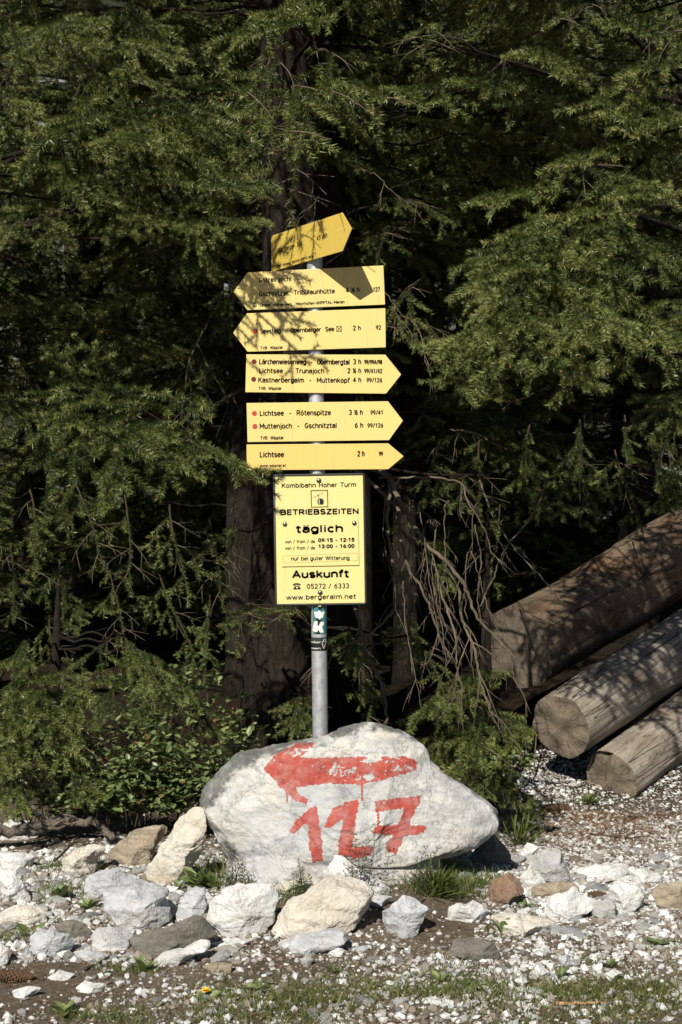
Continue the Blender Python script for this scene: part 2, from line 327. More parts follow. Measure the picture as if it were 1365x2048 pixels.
# ---------------------------------------------------------------- ground
def gz(x, y):
    z = 0.012*noise.noise(Vector((x*2.2, y*2.2, 1.3)))+0.006*noise.noise(Vector((x*9, y*9, 4.1)))
    if y > 1.2: z += 0.16*min(1, max(0, (y-1.2)/2.0))*(1 if x < 0.4 else 1+min(2.0, (x-0.4)*1.6))
    m = math.exp(-((x-0.02)**2/0.45+(y+0.30)**2/0.22)); z += 0.09*m       # low mound that carries the boulder
    return z
def build_ground():
    xs = np.concatenate([[-150, -60, -25, -10, -5, -3.4], np.linspace(-2.6, 2.6, 210), [3.4, 5, 10, 25, 60, 150]])
    ys = np.concatenate([[-120, -50, -20, -9, -5, -3.2], np.linspace(-2.4, 3.0, 210), [3.6, 4.5, 6, 9, 12, 30, 80, 150]])
    V = []
    for y in ys:
        for x in xs:
            z = gz(x, y) if abs(x) < 6 and -4 < y < 9 else (0.0 if y < 3 else 0.3)
            V.append((x, y, z))
    nx, ny = len(xs), len(ys)
    i = np.arange(ny-1)[:, None]*nx+np.arange(nx-1)[None, :]; i = i.ravel()
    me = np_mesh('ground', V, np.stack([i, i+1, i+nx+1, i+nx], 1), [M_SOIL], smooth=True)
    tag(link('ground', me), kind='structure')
    # pale scree slope beyond the trees
    xs = np.linspace(-60, 60, 60); ys = np.linspace(12, 90, 40); V = []
    for y in ys:
        for x in xs:
            V.append((x, y, -0.3+0.62*(y-12)+1.4*noise.noise(Vector((x*0.12, y*0.12, 0)))*min(1, (y-12)/6)))
    i = np.arange(39)[:, None]*60+np.arange(59)[None, :]; i = i.ravel()
    tag(link('hillside', np_mesh('hillside', V, np.stack([i, i+1, i+61, i+60], 1), [hill_mat()], smooth=True)), kind='structure')
build_ground()
# ---------------------------------------------------------------- rocks
_ico = {}
def ico(n):
    if n not in _ico:
        bm = bmesh.new(); bmesh.ops.create_icosphere(bm, subdivisions=n, radius=1)
        _ico[n] = (np.array([v.co[:] for v in bm.verts]), np.array([[v.index for v in f.verts] for f in bm.faces])); bm.free()
    V, Fa = _ico[n]; return V.copy(), Fa
def radial(poly, c, th):
    """distance from c to the polygon along each angle (star-shaped outlines)"""
    P = np.array(poly, float)-c; Q = np.roll(P, -1, 0); out = np.zeros(len(th))
    dx, dy = np.cos(th), np.sin(th)
    for (x1, y1), (x2, y2) in zip(P, Q):
        ex, ey = x2-x1, y2-y1; den = dx*ey-dy*ex
        with np.errstate(divide='ignore', invalid='ignore'):
            t = (x1*ey-y1*ex)/den; u = (x1*dy-y1*dx)/den
        ok = (np.abs(den) > 1e-12) & (t > 0) & (u >= -1e-6) & (u <= 1+1e-6)
        out = np.where(ok & (t > out), t, out)
    return np.maximum(out, 1e-4)
def inpoly(x, y, poly):
    r = np.zeros(x.shape, bool); n = len(poly)
    for i in range(n):
        x1, y1 = poly[i]; x2, y2 = poly[(i+1) % n]
        if y1 == y2: continue
        c = ((y1 > y) != (y2 > y)) & (x < (x2-x1)*(y-y1)/(y2-y1)+x1); r ^= c
    return r
def smooth_r(th, r, k=0.10):
    o = np.argsort(th); ts = th[o]; rs = r[o]
    g = np.linspace(-math.pi, math.pi, 241); rg = np.interp(g, ts, rs, period=2*math.pi)
    ker = np.exp(-np.linspace(-2, 2, 9)**2*k*10); ker /= ker.sum()
    rg2 = np.convolve(np.concatenate([rg[-5:-1], rg, rg[1:5]]), ker, 'valid')
    return np.interp(th, g, rg2)
def rock_verts(poly, depth, Dc, sub, seed, cuts, amp, flat=0.8, bury=1.12):
    """vertices (metres, about the rock's centre) of a rock with the given front outline and its own depth"""
    rng = random.Random(seed); m = Dc/F
    P = np.array(poly, float); x, y = P[:, 0], P[:, 1]
    cr = x*np.roll(y, -1)-np.roll(x, -1)*y; A = cr.sum()/2
    c = np.array([((x+np.roll(x, -1))*cr).sum(), ((y+np.roll(y, -1))*cr).sum()])/(6*A)
    V, Fa = ico(sub)
    r = np.sqrt(V[:, 0]**2+V[:, 2]**2); th = np.arctan2(-V[:, 2], V[:, 0])
    rad = smooth_r(th, radial(P, c, th))*m
    rr = np.where(r > 1e-6, r, 1)
    rp = r**flat
    U = np.stack([V[:, 0]/rr*rp, np.sign(V[:, 1])*np.abs(V[:, 1])**0.85, V[:, 2]/rr*rp], 1)     # unit rock
    so_ = Vector((seed*2.3 % 40, seed*5.1 % 40, 3))
    U *= (1+0.16*np.array([noise.noise(Vector(p)*1.3+so_) for p in U]))[:, None]
    for n, off in cuts:
        n = np.array(n, float); n /= np.linalg.norm(n); d = U@n-off
        wob = 0.035*np.array([noise.noise(Vector(p)*2.6+so_) for p in U]); d = d+wob
        U -= np.outer(np.where(d > 0, d*0.95, 0), n)
    down = np.where(U[:, 2] < 0, bury, 1.0)
    W = np.stack([U[:, 0]*rad, U[:, 1]*depth, U[:, 2]*rad*down], 1)
    size = float(np.mean(rad)); sv = Vector((seed*3.7 % 50, seed*1.3 % 50, seed*7.1 % 50))
    N = W/np.maximum(np.linalg.norm(W, axis=1), 1e-6)[:, None]
    dsp = np.empty(len(W))
    for i, p in enumerate(W):
        q = Vector(p)/size
        a = noise.noise(q*2.2+sv)*0.25+(abs(noise.noise(Vector((q.x*2.5, q.y*2.5, q.z*6))+sv))-0.2)*0.5+noise.noise(q*9+sv)*0.16+abs(noise.noise(q*19+sv))*0.13
        tn = 5*(noise.noise(Vector((q.x*1.5+0.4*q.z, q.y*1.5, q.z*3.2))+sv)+0.12*noise.noise(q*8+sv)); tf = tn-math.floor(tn); tf = max(0, (tf-0.7)/0.3); a += 0.16*(math.floor(tn)+tf*tf*(3-2*tf))
        dsp[i] = a
    W += N*(dsp*amp*size)[:, None]
    return W, Fa, c
def rand_cuts(rng, k):
    out = []
    for _ in range(k):
        out.append(((rng.uniform(-1, 1), rng.uniform(-1.1, -0.15), rng.uniform(-0.35, 1.0)), rng.uniform(0.50, 0.80)))
    out.append(((rng.uniform(-.3, .3), 1, .4), 0.7))
    return out
def c1(x, y): return (440+x/3.4125, 410+y/3.4125)
def c2(x, y): return (520+x/5.6875, 930+y/5.6875)
def c3(x, y): return (590+x/7.318, 1200+y/7.318)
def c4(x, y): return (380+x/2.068, 1400+y/2.068)
def c5(x, y): return (x/2.967, 1580+y/2.967)
def c6(x, y): return (400+x/2.73, 1680+y/2.73)
def c7(x, y): return (860+x/2.703, 1580+y/2.703)
ROCK_POLYS = []
def rock(pts, tone, label, cat='rock', name='rock', cr=None, seed=1, dep=0.55, cuts=None, sub=5, amp=0.10, k=6, lift=0.0, extra=()):
    poly = [cr(*p) for p in pts] if cr else list(pts)
    ROCK_POLYS.append(poly)
    xs = [p[0] for p in poly]; ys = [p[1] for p in poly]
    Df = ground_at(sum(xs)/len(xs), max(ys)-2).y-CAMY; wdt = (max(xs)-min(xs))/F*Df; hgt = (max(ys)-min(ys))/F*Df
    dh = dep*0.5*(0.6*wdt+0.4*max(hgt, 0.3*wdt)); Dc = Df+0.45*dh
    rng = random.Random(seed*13+5)
    W, Fa, c = rock_verts(poly, dh, Dc, sub, seed, (cuts or rand_cuts(rng, k))+list(extra), amp)
    cen = at(c[0], c[1], Dc+CAMY)
    zmin = W[:, 2].min(); W[:, 2] -= zmin; cen.z += zmin
    me = np_mesh(name, W, Fa, [TONES[tone]], smooth=False)
    return tag(link(name, me, loc=cen), label, cat)
# the painted boulder
BO = [(411,1598),(428,1564),(460,1535),(477,1508),(525,1489),(573,1468),(627,1456),(665,1444),(690,1439),(738,1434),(774,1439),(801,1456),(844,1485),(868,1509),(917,1550),(970,1598),(996,1632),(999,1647),(978,1668),(930,1692),(880,1712),(868,1722),(900,1760),(915,1850),(740,1860),(600,1860),(430,1850),(424,1790),(420,1735),(417,1680),(408,1628)]
ARROW = [(527,1538),(548,1512),(572,1499),(597,1487),(630,1486),(618,1500),(600,1516),(728,1513),(815,1513),(836,1524),(832,1541),(796,1552),(723,1569),(651,1567),(593,1575),(596,1587),(617,1598),(614,1611),(588,1599),(565,1577)]
ONE = [c4(*p) for p in ((410,540),(440,500),(500,445),(520,435),(530,470),(545,560),(552,665),(510,670),(495,610),(490,520),(480,512),(430,553))]
TWO = [c4(*p) for p in ((555,525),(590,450),(640,425),(695,410),(695,450),(685,500),(680,560),(672,610),(740,605),(765,620),(745,645),(690,655),(610,640),(615,590),(630,520),(632,490),(600,515),(575,530))]
SEVEN = [c4(*p) for p in ((765,420),(800,415),(880,403),(957,398),(950,430),(925,470),(908,514),(985,520),(965,548),(910,562),(885,565),(875,600),(855,636),(808,620),(815,590),(845,560),(800,555),(756,552),(765,525),(860,515),(875,480),(888,447),(800,460),(770,466))]
DRIPS = [[(722,1567),(727,1567),(726.5,1602),(723.5,1602)], [c4(*p) for p in ((774,460),(785,460),(784,528),(777,528))], [c4(*p) for p in ((398,370),(406,370),(406,430),(400,430))]]
def build_boulder():
    Dc = 5.42; dh = 0.31
    cuts = [((0.02, -0.86, 0.50), 0.56), ((-0.62, -0.72, 0.25), 0.62), ((0.55, -0.80, 0.25), 0.68), ((-0.25, -0.8, 0.15), 0.70), ((0.3, -0.9, -0.1), 0.70), ((0.52, -0.34, -0.78), 0.72), ((-0.1, -0.95, -0.2), 0.70),
            ((-0.35, -0.3, 0.9), 0.80), ((0.1, -0.55, 0.85), 0.72), ((-0.9, -0.45, -0.2), 0.80), ((0.1, 0.9, 0.4), 0.5), ((0.85, -0.2, 0.5), 0.97)]
    W, Fa, c = rock_verts(BO, dh, Dc, 8, 11, cuts, 0.070, 0.72, 1.0)
    cen = at(c[0], c[1], Dc+CAMY)
    P = W+np.array(cen); D = P[:, 1]-CAMY; px = 682.5+F*P[:, 0]/D; py = 1024-F*(P[:, 2]-CAMH)/D
    jx = np.array([noise.noise(Vector((a*0.09, b*0.09, 0)))*2.6+noise.noise(Vector((a*0.3, b*0.3, 9)))*2.0 for a, b in zip(px, py)])
    jy = np.array([noise.noise(Vector((a*0.09, b*0.09, 5)))*2.6+noise.noise(Vector((a*0.3, b*0.3, 3)))*2.0 for a, b in zip(px, py)])
    front = W[:, 1] < 0.05
    paint = np.zeros(len(W), bool)
    for poly in (ARROW, ONE, TWO, SEVEN): paint |= inpoly(px+jx, py+jy, poly)
    for poly in DRIPS: paint |= inpoly(px+jx*0.3, py+jy*0.3, poly)
    paint &= front
    wear = np.exp(-((px-590)**2/1600+(py-1500)**2/300))*0.9+np.exp(-((px-680)**2/1400+(py-1542)**2/260))*0.9+np.exp(-((px-750)**2/900+(py-1518)**2/150))+np.exp(-((px-800)**2/900+(py-1530)**2/400))*0.8+np.exp(-((px-740)**2/200+(py-1555)**2/60))*1.6
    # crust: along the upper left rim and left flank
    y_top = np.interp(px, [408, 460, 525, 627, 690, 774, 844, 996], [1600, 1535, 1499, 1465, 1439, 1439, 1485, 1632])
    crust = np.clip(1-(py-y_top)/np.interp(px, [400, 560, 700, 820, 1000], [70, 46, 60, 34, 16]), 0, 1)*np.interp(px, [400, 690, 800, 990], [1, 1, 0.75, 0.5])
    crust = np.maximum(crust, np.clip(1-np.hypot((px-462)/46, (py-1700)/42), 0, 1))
    crust = np.maximum(crust, 0.6*np.clip(1-np.hypot((px-905)/110, (py-1700)/28), 0, 1))  # also a weaker darker band low on the right end
    W[:, 2] += cen.z; cen.z = 0.0
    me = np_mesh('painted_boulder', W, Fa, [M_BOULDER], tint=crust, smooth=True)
    for nm, arr in (('paint', paint), ('wear', wear)):
        a = me.attributes.new(nm, 'FLOAT', 'POINT'); a.data.foreach_set('value', arr.astype(np.float32))
    tag(link('painted_boulder', me, loc=cen), 'large white marble boulder painted with a red arrow and 127, in front of the signpost', 'boulder')
    ROCK_POLYS.append(BO)
build_boulder()
#ROCKS
RK = [
 (c5, 'cream', 0.5, [(1145,105),(1215,95),(1228,180),(1195,380),(1130,490),(1060,575),(960,550),(880,490),(880,450),(930,340),(1010,220)], 'smooth pale oblong stone leaning upright against the left flank of the painted boulder'),
 (c5, 'tan', 0.6, [(635,375),(700,310),(810,235),(900,215),(1012,203),(1012,250),(950,350),(900,430),(800,460),(700,455),(640,425)], 'rough brown layered rock lying behind the leaning pale stone'),
 (c5, 'white', 0.7, [(-20,245),(40,185),(100,165),(180,185),(225,240),(222,280),(100,300),(-20,305)], 'rounded white rock at the left edge just behind the grey driftwood root'),
 (c5, 'cream', 0.7, [(345,415),(420,370),(520,325),(640,325),(655,350),(570,420),(555,500),(450,525),(350,480)], 'cream white rock just below the bent end of the driftwood root'),
 (c5, 'blue', 0.7, [(505,520),(600,480),(720,458),(830,515),(800,600),(650,660),(520,650)], 'pale grey slab tucked behind the big grey block with the dark front'),
 (c5, 'blue', 0.7, [(600,610),(800,530),(960,558),(1062,578),(1000,650),(1030,770),(960,800),(800,842),(700,795),(610,695)], 'big angular blue grey block with a dark broken front, left of the white round stone'),
 (c5, 'dark', 0.6, [(755,895),(900,830),(1150,768),(1220,800),(1295,870),(1200,925),(1050,985),(900,1005),(810,985)], 'flat dark schist slab in front of the big blue grey block'),
 (c5, 'blue', 0.6, [(1045,745),(1080,600),(1112,570),(1218,588),(1222,680),(1172,782),(1050,778)], 'upright squarish grey stone between the leaning pale stone and the white round stone'),
 (c5, 'white', 0.6, [(978,665),(1010,633),(1050,690),(1032,765),(985,742)], 'small white oval stone wedged beside the squarish grey stone'),
 (c5, 'cream', 0.7, [(-15,745),(60,692),(200,680),(272,740),(282,785),(200,820),(60,805),(-15,795)], 'smooth cream flat-topped rock at the left edge above the leafy weed'),
 (c5, 'white', 0.7, [(-15,480),(70,488),(140,560),(188,640),(155,685),(60,645),(-15,610)], 'white angular rock at the left edge beside the dark green weeds'),
 (c5, 'white', 0.7, [(-15,370),(150,373),(218,400),(200,452),(120,475),(30,495),(-15,478)], 'blue white block at the left edge directly under the driftwood root'),
 (c5, 'blue', 0.7, [(165,885),(208,852),(215,818),(330,840),(432,855),(437,940),(372,988),(300,972),(210,1003),(168,960)], 'grey white block with a notched shadowed front, low on the left'),
 (c5, 'dark', 0.7, [(305,805),(400,773),(500,790),(542,850),(532,892),(430,885),(330,845)], 'low dark grey rock behind the notched grey block'),
 (c5, 'grey', 0.7, [(528,885),(570,822),(700,813),(798,862),(770,932),(650,962),(540,935)], 'rounded mid grey rock left of the dark schist slab'),
 (c5, 'white', 0.7, [(518,935),(600,883),(660,890),(712,952),(650,978),(540,975)], 'bright white lump in front of the rounded mid grey rock'),
 (c5, 'white', 0.8, [(262,1122),(350,1073),(458,1100),(400,1133),(320,1138)], 'flat white slab on the brown soil right of the furry brown cone'),
 (c5, 'white', 0.8, [(432,1182),(500,1138),(624,1155),(602,1198),(500,1212)], 'oval flat white stone on the soil, lower left'),
 (c5, 'white', 0.8, [(72,1198),(170,1163),(252,1180),(200,1222),(100,1232)], 'flat white stone on the soil just below the furry brown cone'),
 (c5, 'blue', 0.8, [(418,992),(520,958),(655,985),(642,1012),(500,1018)], 'thin pale grey slab below the bright white lump'),
 (c5, 'white', 0.7, [(-15,890),(50,940),(52,1010),(10,1052),(-15,1052)], 'white rock cut by the left edge, beside the notched grey block'),
 (c5, 'grey', 0.7, [(108,995),(160,935),(205,985),(192,1010),(120,1010)], 'small grey stone at the foot of the notched grey block'),
 (c5, 'white', 0.7, [(892,1035),(950,980),(1070,953),(1200,883),(1258,900),(1242,950),(1130,1003),(980,1048)], 'elongated white rock along the front edge of the dark schist slab'),
 (c6, 'tan', 0.7, [(-5,705),(60,663),(182,680),(172,733),(10,725)], 'rounded tan stone above the yellow dandelion'),
 (c6, 'white', 0.75, [(12,452),(60,350),(130,270),(200,240),(300,233),(392,245),(428,330),(412,400),(352,522),(250,533),(150,543),(118,503),(68,473)], 'big rounded white stone with a cracked rough surface, left of the cream stone'),
 (c6, 'cream', 0.75, [(375,525),(420,390),(500,310),(580,240),(720,198),(850,200),(932,240),(953,290),(922,380),(852,442),(790,492),(600,515),(480,535),(400,535)], 'biggest cream coloured stone, in front of the boulder below the painted numbers'),
 (c6, 'white', 0.6, [(672,190),(740,83),(790,95),(862,160),(1052,270),(1058,322),(900,335),(700,255)], 'sharp white wedge of stone standing behind the biggest cream stone'),
 (c6, 'blue', 0.6, [(942,290),(1064,310),(1002,372),(940,352)], 'blue grey stone under the right tip of the white wedge'),
 (c6, 'blue', 0.7, [(973,402),(1112,298),(1200,340),(1252,370),(1240,420),(1182,502),(1132,537),(1030,512),(988,472)], 'tilted blue grey stone on bare brown soil right of the biggest cream stone'),
 (c6, 'blue', 0.8, [(398,582),(520,530),(700,498),(782,503),(818,545),(700,592),(560,622),(460,632)], 'long flat blue grey slab lying in front of the biggest cream stone'),
 (c6, 'cream', 0.7, [(408,252),(560,208),(594,230),(480,292),(430,294)], 'small pale stone in the grass between the round white and the biggest cream stone'),
 (c6, 'white', 0.8, [(58,572),(200,538),(312,558),(250,592),(80,600)], 'flat white slab just in front of the big rounded white stone'),
 (c6, 'white', 0.8, [(285,632),(330,600),(362,640),(310,658)], 'small white stone left of the long blue grey slab'),
 (c6, 'white', 0.8, [(698,612),(760,583),(808,610),(790,643),(720,643)], 'white lump at the lower right corner of the long blue grey slab'),
 (c6, 'grey', 0.8, [(538,652),(580,626),(622,650),(602,692),(550,683)], 'round grey cobble below the long blue grey slab'),
 (c6, 'blue', 0.8, [(838,592),(900,576),(938,592),(860,614)], 'small dark blue flat stone on the brown soil'),
 (c6, 'grey', 0.8, [(1042,880),(1080,860),(1140,862),(1150,880),(1090,908),(1050,900)], 'grey flat stone in the grass near the bottom, right of centre'),
 (c6, 'white', 0.8, [(1210,870),(1290,858),(1370,878),(1370,915),(1290,905),(1215,895)], 'long white slab in the grass at the bottom, right of centre'),
 (c6, 'white', 0.8, [(130,965),(165,942),(190,965),(160,990),(135,985)], 'white stone by the bottom edge below the dandelion'),
 (c6, 'white', 0.8, [(280,880),(298,858),(314,880),(296,895)], 'tiny white stone right of the dandelion'),
 (c6, 'white', 0.8, [(304,905),(340,878),(356,900),(325,925)], 'white stone between grass tufts below the dandelion'),
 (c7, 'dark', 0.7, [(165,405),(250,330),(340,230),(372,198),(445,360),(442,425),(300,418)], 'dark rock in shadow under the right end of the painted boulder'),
 (c7, 'grey', 0.7, [(493,405),(560,350),(640,313),(702,323),(762,400),(793,492),(700,525),(560,505)], 'round topped grey green rock right of the painted boulder'),
 (c7, 'white', 0.6, [(468,372),(530,273),(598,315),(560,352),(500,390)], 'upright white stone with a dark stripe behind the grey green rock'),
 (c7, 'white', 0.6, [(478,482),(550,400),(602,450),(628,498),(550,558),(500,532)], 'pointed white triangular stone in front of the grey green rock'),
 (c7, 'rust', 0.7, [(278,602),(340,478),(430,453),(492,490),(513,552),(400,612),(330,638)], 'rust brown rock right of the mossy hollow under the boulder'),
 (c7, 'tan', 0.7, [(548,532),(640,493),(790,505),(822,540),(720,575),(620,603),(560,592)], 'brown slab with an orange stain behind the big white block'),
 (c7, 'white', 0.7, [(608,645),(640,590),(780,528),(888,600),(892,642),(800,693),(680,703),(620,693)], 'big white block with a flat sunlit top, right foreground'),
 (c7, 'grey', 0.7, [(878,602),(960,598),(1032,620),(1028,713),(880,683)], 'grey angular stone touching the right side of the big white block'),
 (c7, 'white', 0.7, [(783,432),(900,408),(1062,402),(1078,450),(1000,482),(880,488),(800,463)], 'long low white slab on the gravel right of the grey green rock'),
 (c7, 'white', 0.7, [(1073,432),(1170,418),(1268,470),(1273,502),(1150,518),(1080,493)], 'flat white stone at the right end of the long low slab'),
 (c7, 'white', 0.7, [(968,535),(1000,503),(1122,510),(1188,580),(1172,632),(1050,672),(1030,642),(970,592)], 'white block beside the small brown cone, right foreground'),
 (c7, 'tan', 0.7, [(1198,562),(1240,508),(1385,498),(1385,655),(1300,645),(1220,612)], 'grey brown rock cut by the right edge'),
 (c7, 'white', 0.7, [(77,642),(130,610),(205,612),(240,588),(325,660),(302,702),(200,723),(90,693)], 'white rock with a brown streak left of the cream slab'),
 (c7, 'cream', 0.8, [(328,692),(450,668),(682,710),(692,742),(540,773),(480,793),(380,783)], 'long cream white slab lying behind a tall green weed leaf'),
 (c7, 'dark', 0.7, [(113,862),(130,808),(240,798),(330,820),(398,922),(300,935),(120,892)], 'dark grey wedge shaped slab on brown soil, right of centre'),
 (c7, 'white', 0.8, [(538,992),(590,938),(652,990),(642,1022),(560,1028)], 'white cobble left of the upright green leaf in the gravel'),
 (c7, 'white', 0.8, [(423,1052),(445,1033),(472,1070),(440,1087)], 'small white oval pebble left of two white cobbles'),
 (c7, 'white', 0.8, [(453,1032),(500,998),(534,1030),(500,1078)], 'white squarish cobble beside the small oval pebble'),
 (c7, 'white', 0.8, [(868,952),(930,933),(952,1000),(890,1013)], 'white cube shaped cobble, lower right'),
 (c7, 'white', 0.8, [(948,992),(1000,968),(1048,990),(970,1038)], 'white wedge cobble right of the cube shaped cobble'),
 (c7, 'blue', 0.8, [(958,1103),(985,1068),(1008,1110),(975,1118)], 'pointed pale stone in the grass, lower right'),
 (c7, 'white', 0.8, [(1178,752),(1230,728),(1263,770),(1210,793)], 'white round stone in the pale gravel near the right edge'),
 (c7, 'white', 0.8, [(-5,1130),(130,1143),(133,1178),(40,1172),(-5,1160)], 'flat white stone with grey veins in the grass, bottom right of centre'),
 (c7, 'white', 0.8, [(553,862),(620,853),(642,880),(570,893)], 'small white slab in front of the cream slab'),
 (c7, 'blue', 0.8, [(690,905),(740,890),(785,945),(740,958),(700,935)], 'pale blue white cobble right of the dark wedge slab'),
 (c7, 'white', 0.8, [(625,940),(680,935),(690,985),(650,990)], 'white flat cobble behind the upright green leaf'),
 (c7, 'tan', 0.8, [(575,1055),(610,1035),(640,1045),(600,1072)], 'small brown flat pebble among white cobbles'),
]
for i, (cr, tone, dep, pts, lab) in enumerate(RK):
    big = max(p[0] for p in pts)-min(p[0] for p in pts)
    rock(pts, tone, lab, 'rock' if big > 150 else 'stone', 'rock' if big > 150 else 'stone', cr, seed=i+3, dep=dep, sub=6 if big > 250 else 5 if big > 90 else 4, k=11, amp=0.12)
def in_rock(px, py):
    a, b = np.array([px]), np.array([py])
    return any(inpoly(a, b, p)[0] for p in ROCK_POLYS)
# medium stones: individuals sharing eight meshes
rs = random.Random(77)
STONES = []
for j in range(9):
    V, Fa = ico(4); rng = random.Random(j*7+1)
    V *= np.array([1, rng.uniform(0.6, 0.9), rng.uniform(0.4, 0.65)])
    for _ in range(8):
        n = np.array([rng.gauss(0, 1) for _ in range(3)]); n /= np.linalg.norm(n); d = V@n-rng.uniform(0.35, 0.62); V -= np.outer(np.where(d > 0, d*0.95, 0), n)
    dd = np.array([noise.noise(Vector(p)*3+Vector((j*9, 0, 0)))*0.10+abs(noise.noise(Vector(p)*7))*0.05 for p in V]); V *= (1+dd)[:, None]
    STONES.append({t: np_mesh('stone', V, Fa, [TONES[t]]) for t in ('white', 'grey', 'blue', 'cream', 'tan')})
LBL = {'white': 'small white angular stone scattered on the gravel', 'grey': 'small mid grey stone scattered on the gravel', 'blue': 'small blue grey stone scattered on the gravel', 'cream': 'small cream stone scattered on the gravel', 'tan': 'small brown stone scattered on the soil'}
cnt = 0
while cnt < 228:
    py = 1690+358*rs.random()**0.9; px = rs.uniform(-5, 1370); mid = cnt < 105
    if mid: px, py = (rs.uniform(-5, 480), rs.uniform(1660, 1920)) if rs.random() < .68 else (rs.uniform(880, 1370), rs.uniform(1700, 1870))
    if in_rock(px, py): continue
    if 740 < px < 960 and 1810 < py < 1890: continue
    if py < 1700+0.05*abs(px-700) and px < 1000: continue
    g = ground_at(px, py); tone = rs.choices(['white', 'grey', 'blue', 'cream', 'tan'], [5, 2, 2, 1.2, 0.9])[0]
    o = link('stone', rs.choice(STONES)[tone], loc=(g.x, g.y, gz(g.x, g.y)+0.004))
    s = rs.uniform(.018, .044) if mid else min(0.028, 0.0105*math.exp(rs.gauss(0.25, 0.42))); o.scale = (s*rs.uniform(.9, 1.4), s, s*rs.uniform(.7, 1.1)); o.rotation_euler = (rs.uniform(-.3, .3), rs.uniform(-.3, .3), rs.uniform(0, 6.28))
    tag(o, LBL[tone], 'stone', 'small stones scattered in front of the boulder'); cnt += 1
# gravel, one object
def build_gravel():
    rng = np.random.default_rng(5); n = 190000
    x = rng.uniform(-2.1, 2.3, n); y = rng.uniform(-1.85, 2.1, n)
    D = y-CAMY; px = 682.5+F*x/D; py = 1024+F*CAMH/D
    dens = np.full(n, 0.60)-np.where(py > 1925, 0.16, 0)
    nz = np.array([noise.noise(Vector((a*1.6, b*1.6, 7)))+0.5*noise.noise(Vector((a*4, b*4, 2))) for a, b in zip(x, y)])
    dens += 0.75*nz
    dens += np.where((px > 950) & (py > 1640) & (py < 1960), 0.35, 0)+np.where((px < 520) & (py > 1680) & (py < 1925), 0.3, 0)
    dens -= 0.75*np.exp(-(((px-850)/130)**2+((py-1850)/48)**2))
    dens -= 0.22*np.exp(-(((px-120)/260)**2+((py-1960)/50)**2))
    dens -= np.where((py < 1700) & (px < 980), 0.9, 0)
    keep = rng.random(n) < np.clip(dens, 0.05, 1)
    keep &= (np.abs(px-682) < 900)
    x, y, px, py = x[keep], y[keep], px[keep], py[keep]; n = len(x)
    B, Fa = ico(1); protos = []
    for j in range(12):
        V = B*(1+rng.uniform(-0.32, 0.32, (12, 1))); V = V*np.array([1, rng.uniform(.6, 1), rng.uniform(.4, .75)]); protos.append(V)
    protos = np.array(protos)[rng.integers(0, 12, n)]
    size = np.clip(0.0034*np.exp(rng.normal(0, 0.62, n)), 0.0016, 0.014)
    chip = (rng.random(n) < 0.05) & (((px < 520) & (py > 1680) & (py < 1925)) | ((px > 880) & (py > 1700)) | (py > 1900)); size = np.where(chip, rng.uniform(0.008, 0.019, n), size)
    size *= np.where(px > 950, 1.12, 1.0)*np.where((px < 520) & (py > 1680) & (py < 1925), 1.3, 1.0)
    a = rng.uniform(0, 2*math.pi, n); ca, sa = np.cos(a), np.sin(a); t = rng.normal(0, 0.35, n); ct, st = np.cos(t), np.sin(t)
    Rz = np.zeros((n, 3, 3)); Rz[:, 0, 0] = ca; Rz[:, 0, 1] = -sa; Rz[:, 1, 0] = sa; Rz[:, 1, 1] = ca; Rz[:, 2, 2] = 1
    Rx = np.zeros((n, 3, 3)); Rx[:, 0, 0] = 1; Rx[:, 1, 1] = ct; Rx[:, 1, 2] = -st; Rx[:, 2, 1] = st; Rx[:, 2, 2] = ct
    V = np.einsum('nij,nkj->nki', Rz@Rx, protos)*size[:, None, None]
    z = np.array([gz(a, b) for a, b in zip(x, y)])+size*0.25
    V += np.stack([x, y, z], 1)[:, None, :]
    Fs = (Fa[None]+(np.arange(n)*12)[:, None, None]).reshape(-1, 3)
    tint = np.clip(rng.beta(1.25, 1.75, n)*(0.55+0.5*np.clip(size/0.007, 0, 1.2))+np.where(px > 950, 0.07, 0.0), 0, 1)
    me = np_mesh('gravel', V.reshape(-1, 3), Fs, [M_PEBBLE], tint=np.repeat(tint, 12))
    tag(link('gravel', me), 'pale crushed marble gravel spread over brown soil', 'gravel', kind='stuff')
build_gravel()
#SIGNS
# ---------------------------------------------------------------- lettering
def text_mesh(s, bold=0.0, shear=0.0):
    cu = bpy.data.curves.new('lettering', 'FONT'); cu.body = s; cu.size = 1; cu.offset = bold; cu.shear = shear; cu.resolution_u = 4
    ob = bpy.data.objects.new('lettering', cu); COL.objects.link(ob)
    dg = bpy.context.evaluated_depsgraph_get(); me = bpy.data.meshes.new_from_object(ob.evaluated_get(dg))
    V = np.array([v.co[:] for v in me.vertices]).reshape(-1, 3); Fa = [tuple(p.vertices) for p in me.polygons]
    bpy.data.objects.remove(ob); bpy.data.curves.remove(cu); bpy.data.meshes.remove(me)
    T = []
    for f in Fa:
        for i in range(1, len(f)-1): T.append((f[0], f[i], f[i+1]))
    return V, np.array(T)
CAP = text_mesh('H')[0][:, 1].max()
def arc(cx, cy, rx, ry, a0, a1, n=10):
    return [(cx+rx*math.cos(R(a0+(a1-a0)*i/n)), cy+ry*math.sin(R(a0+(a1-a0)*i/n))) for i in range(n+1)]
X = 0.72                                    # x-height of the condensed road-sign alphabet (cap height 1)
def el(cx, cy, rx, ry): return arc(cx, cy, rx, ry, 0, 360, 16)
def arch(x0, x1): return arc((x0+x1)/2, X-0.24, (x1-x0)/2, 0.24, 180, 0)+[(x1, 0)]
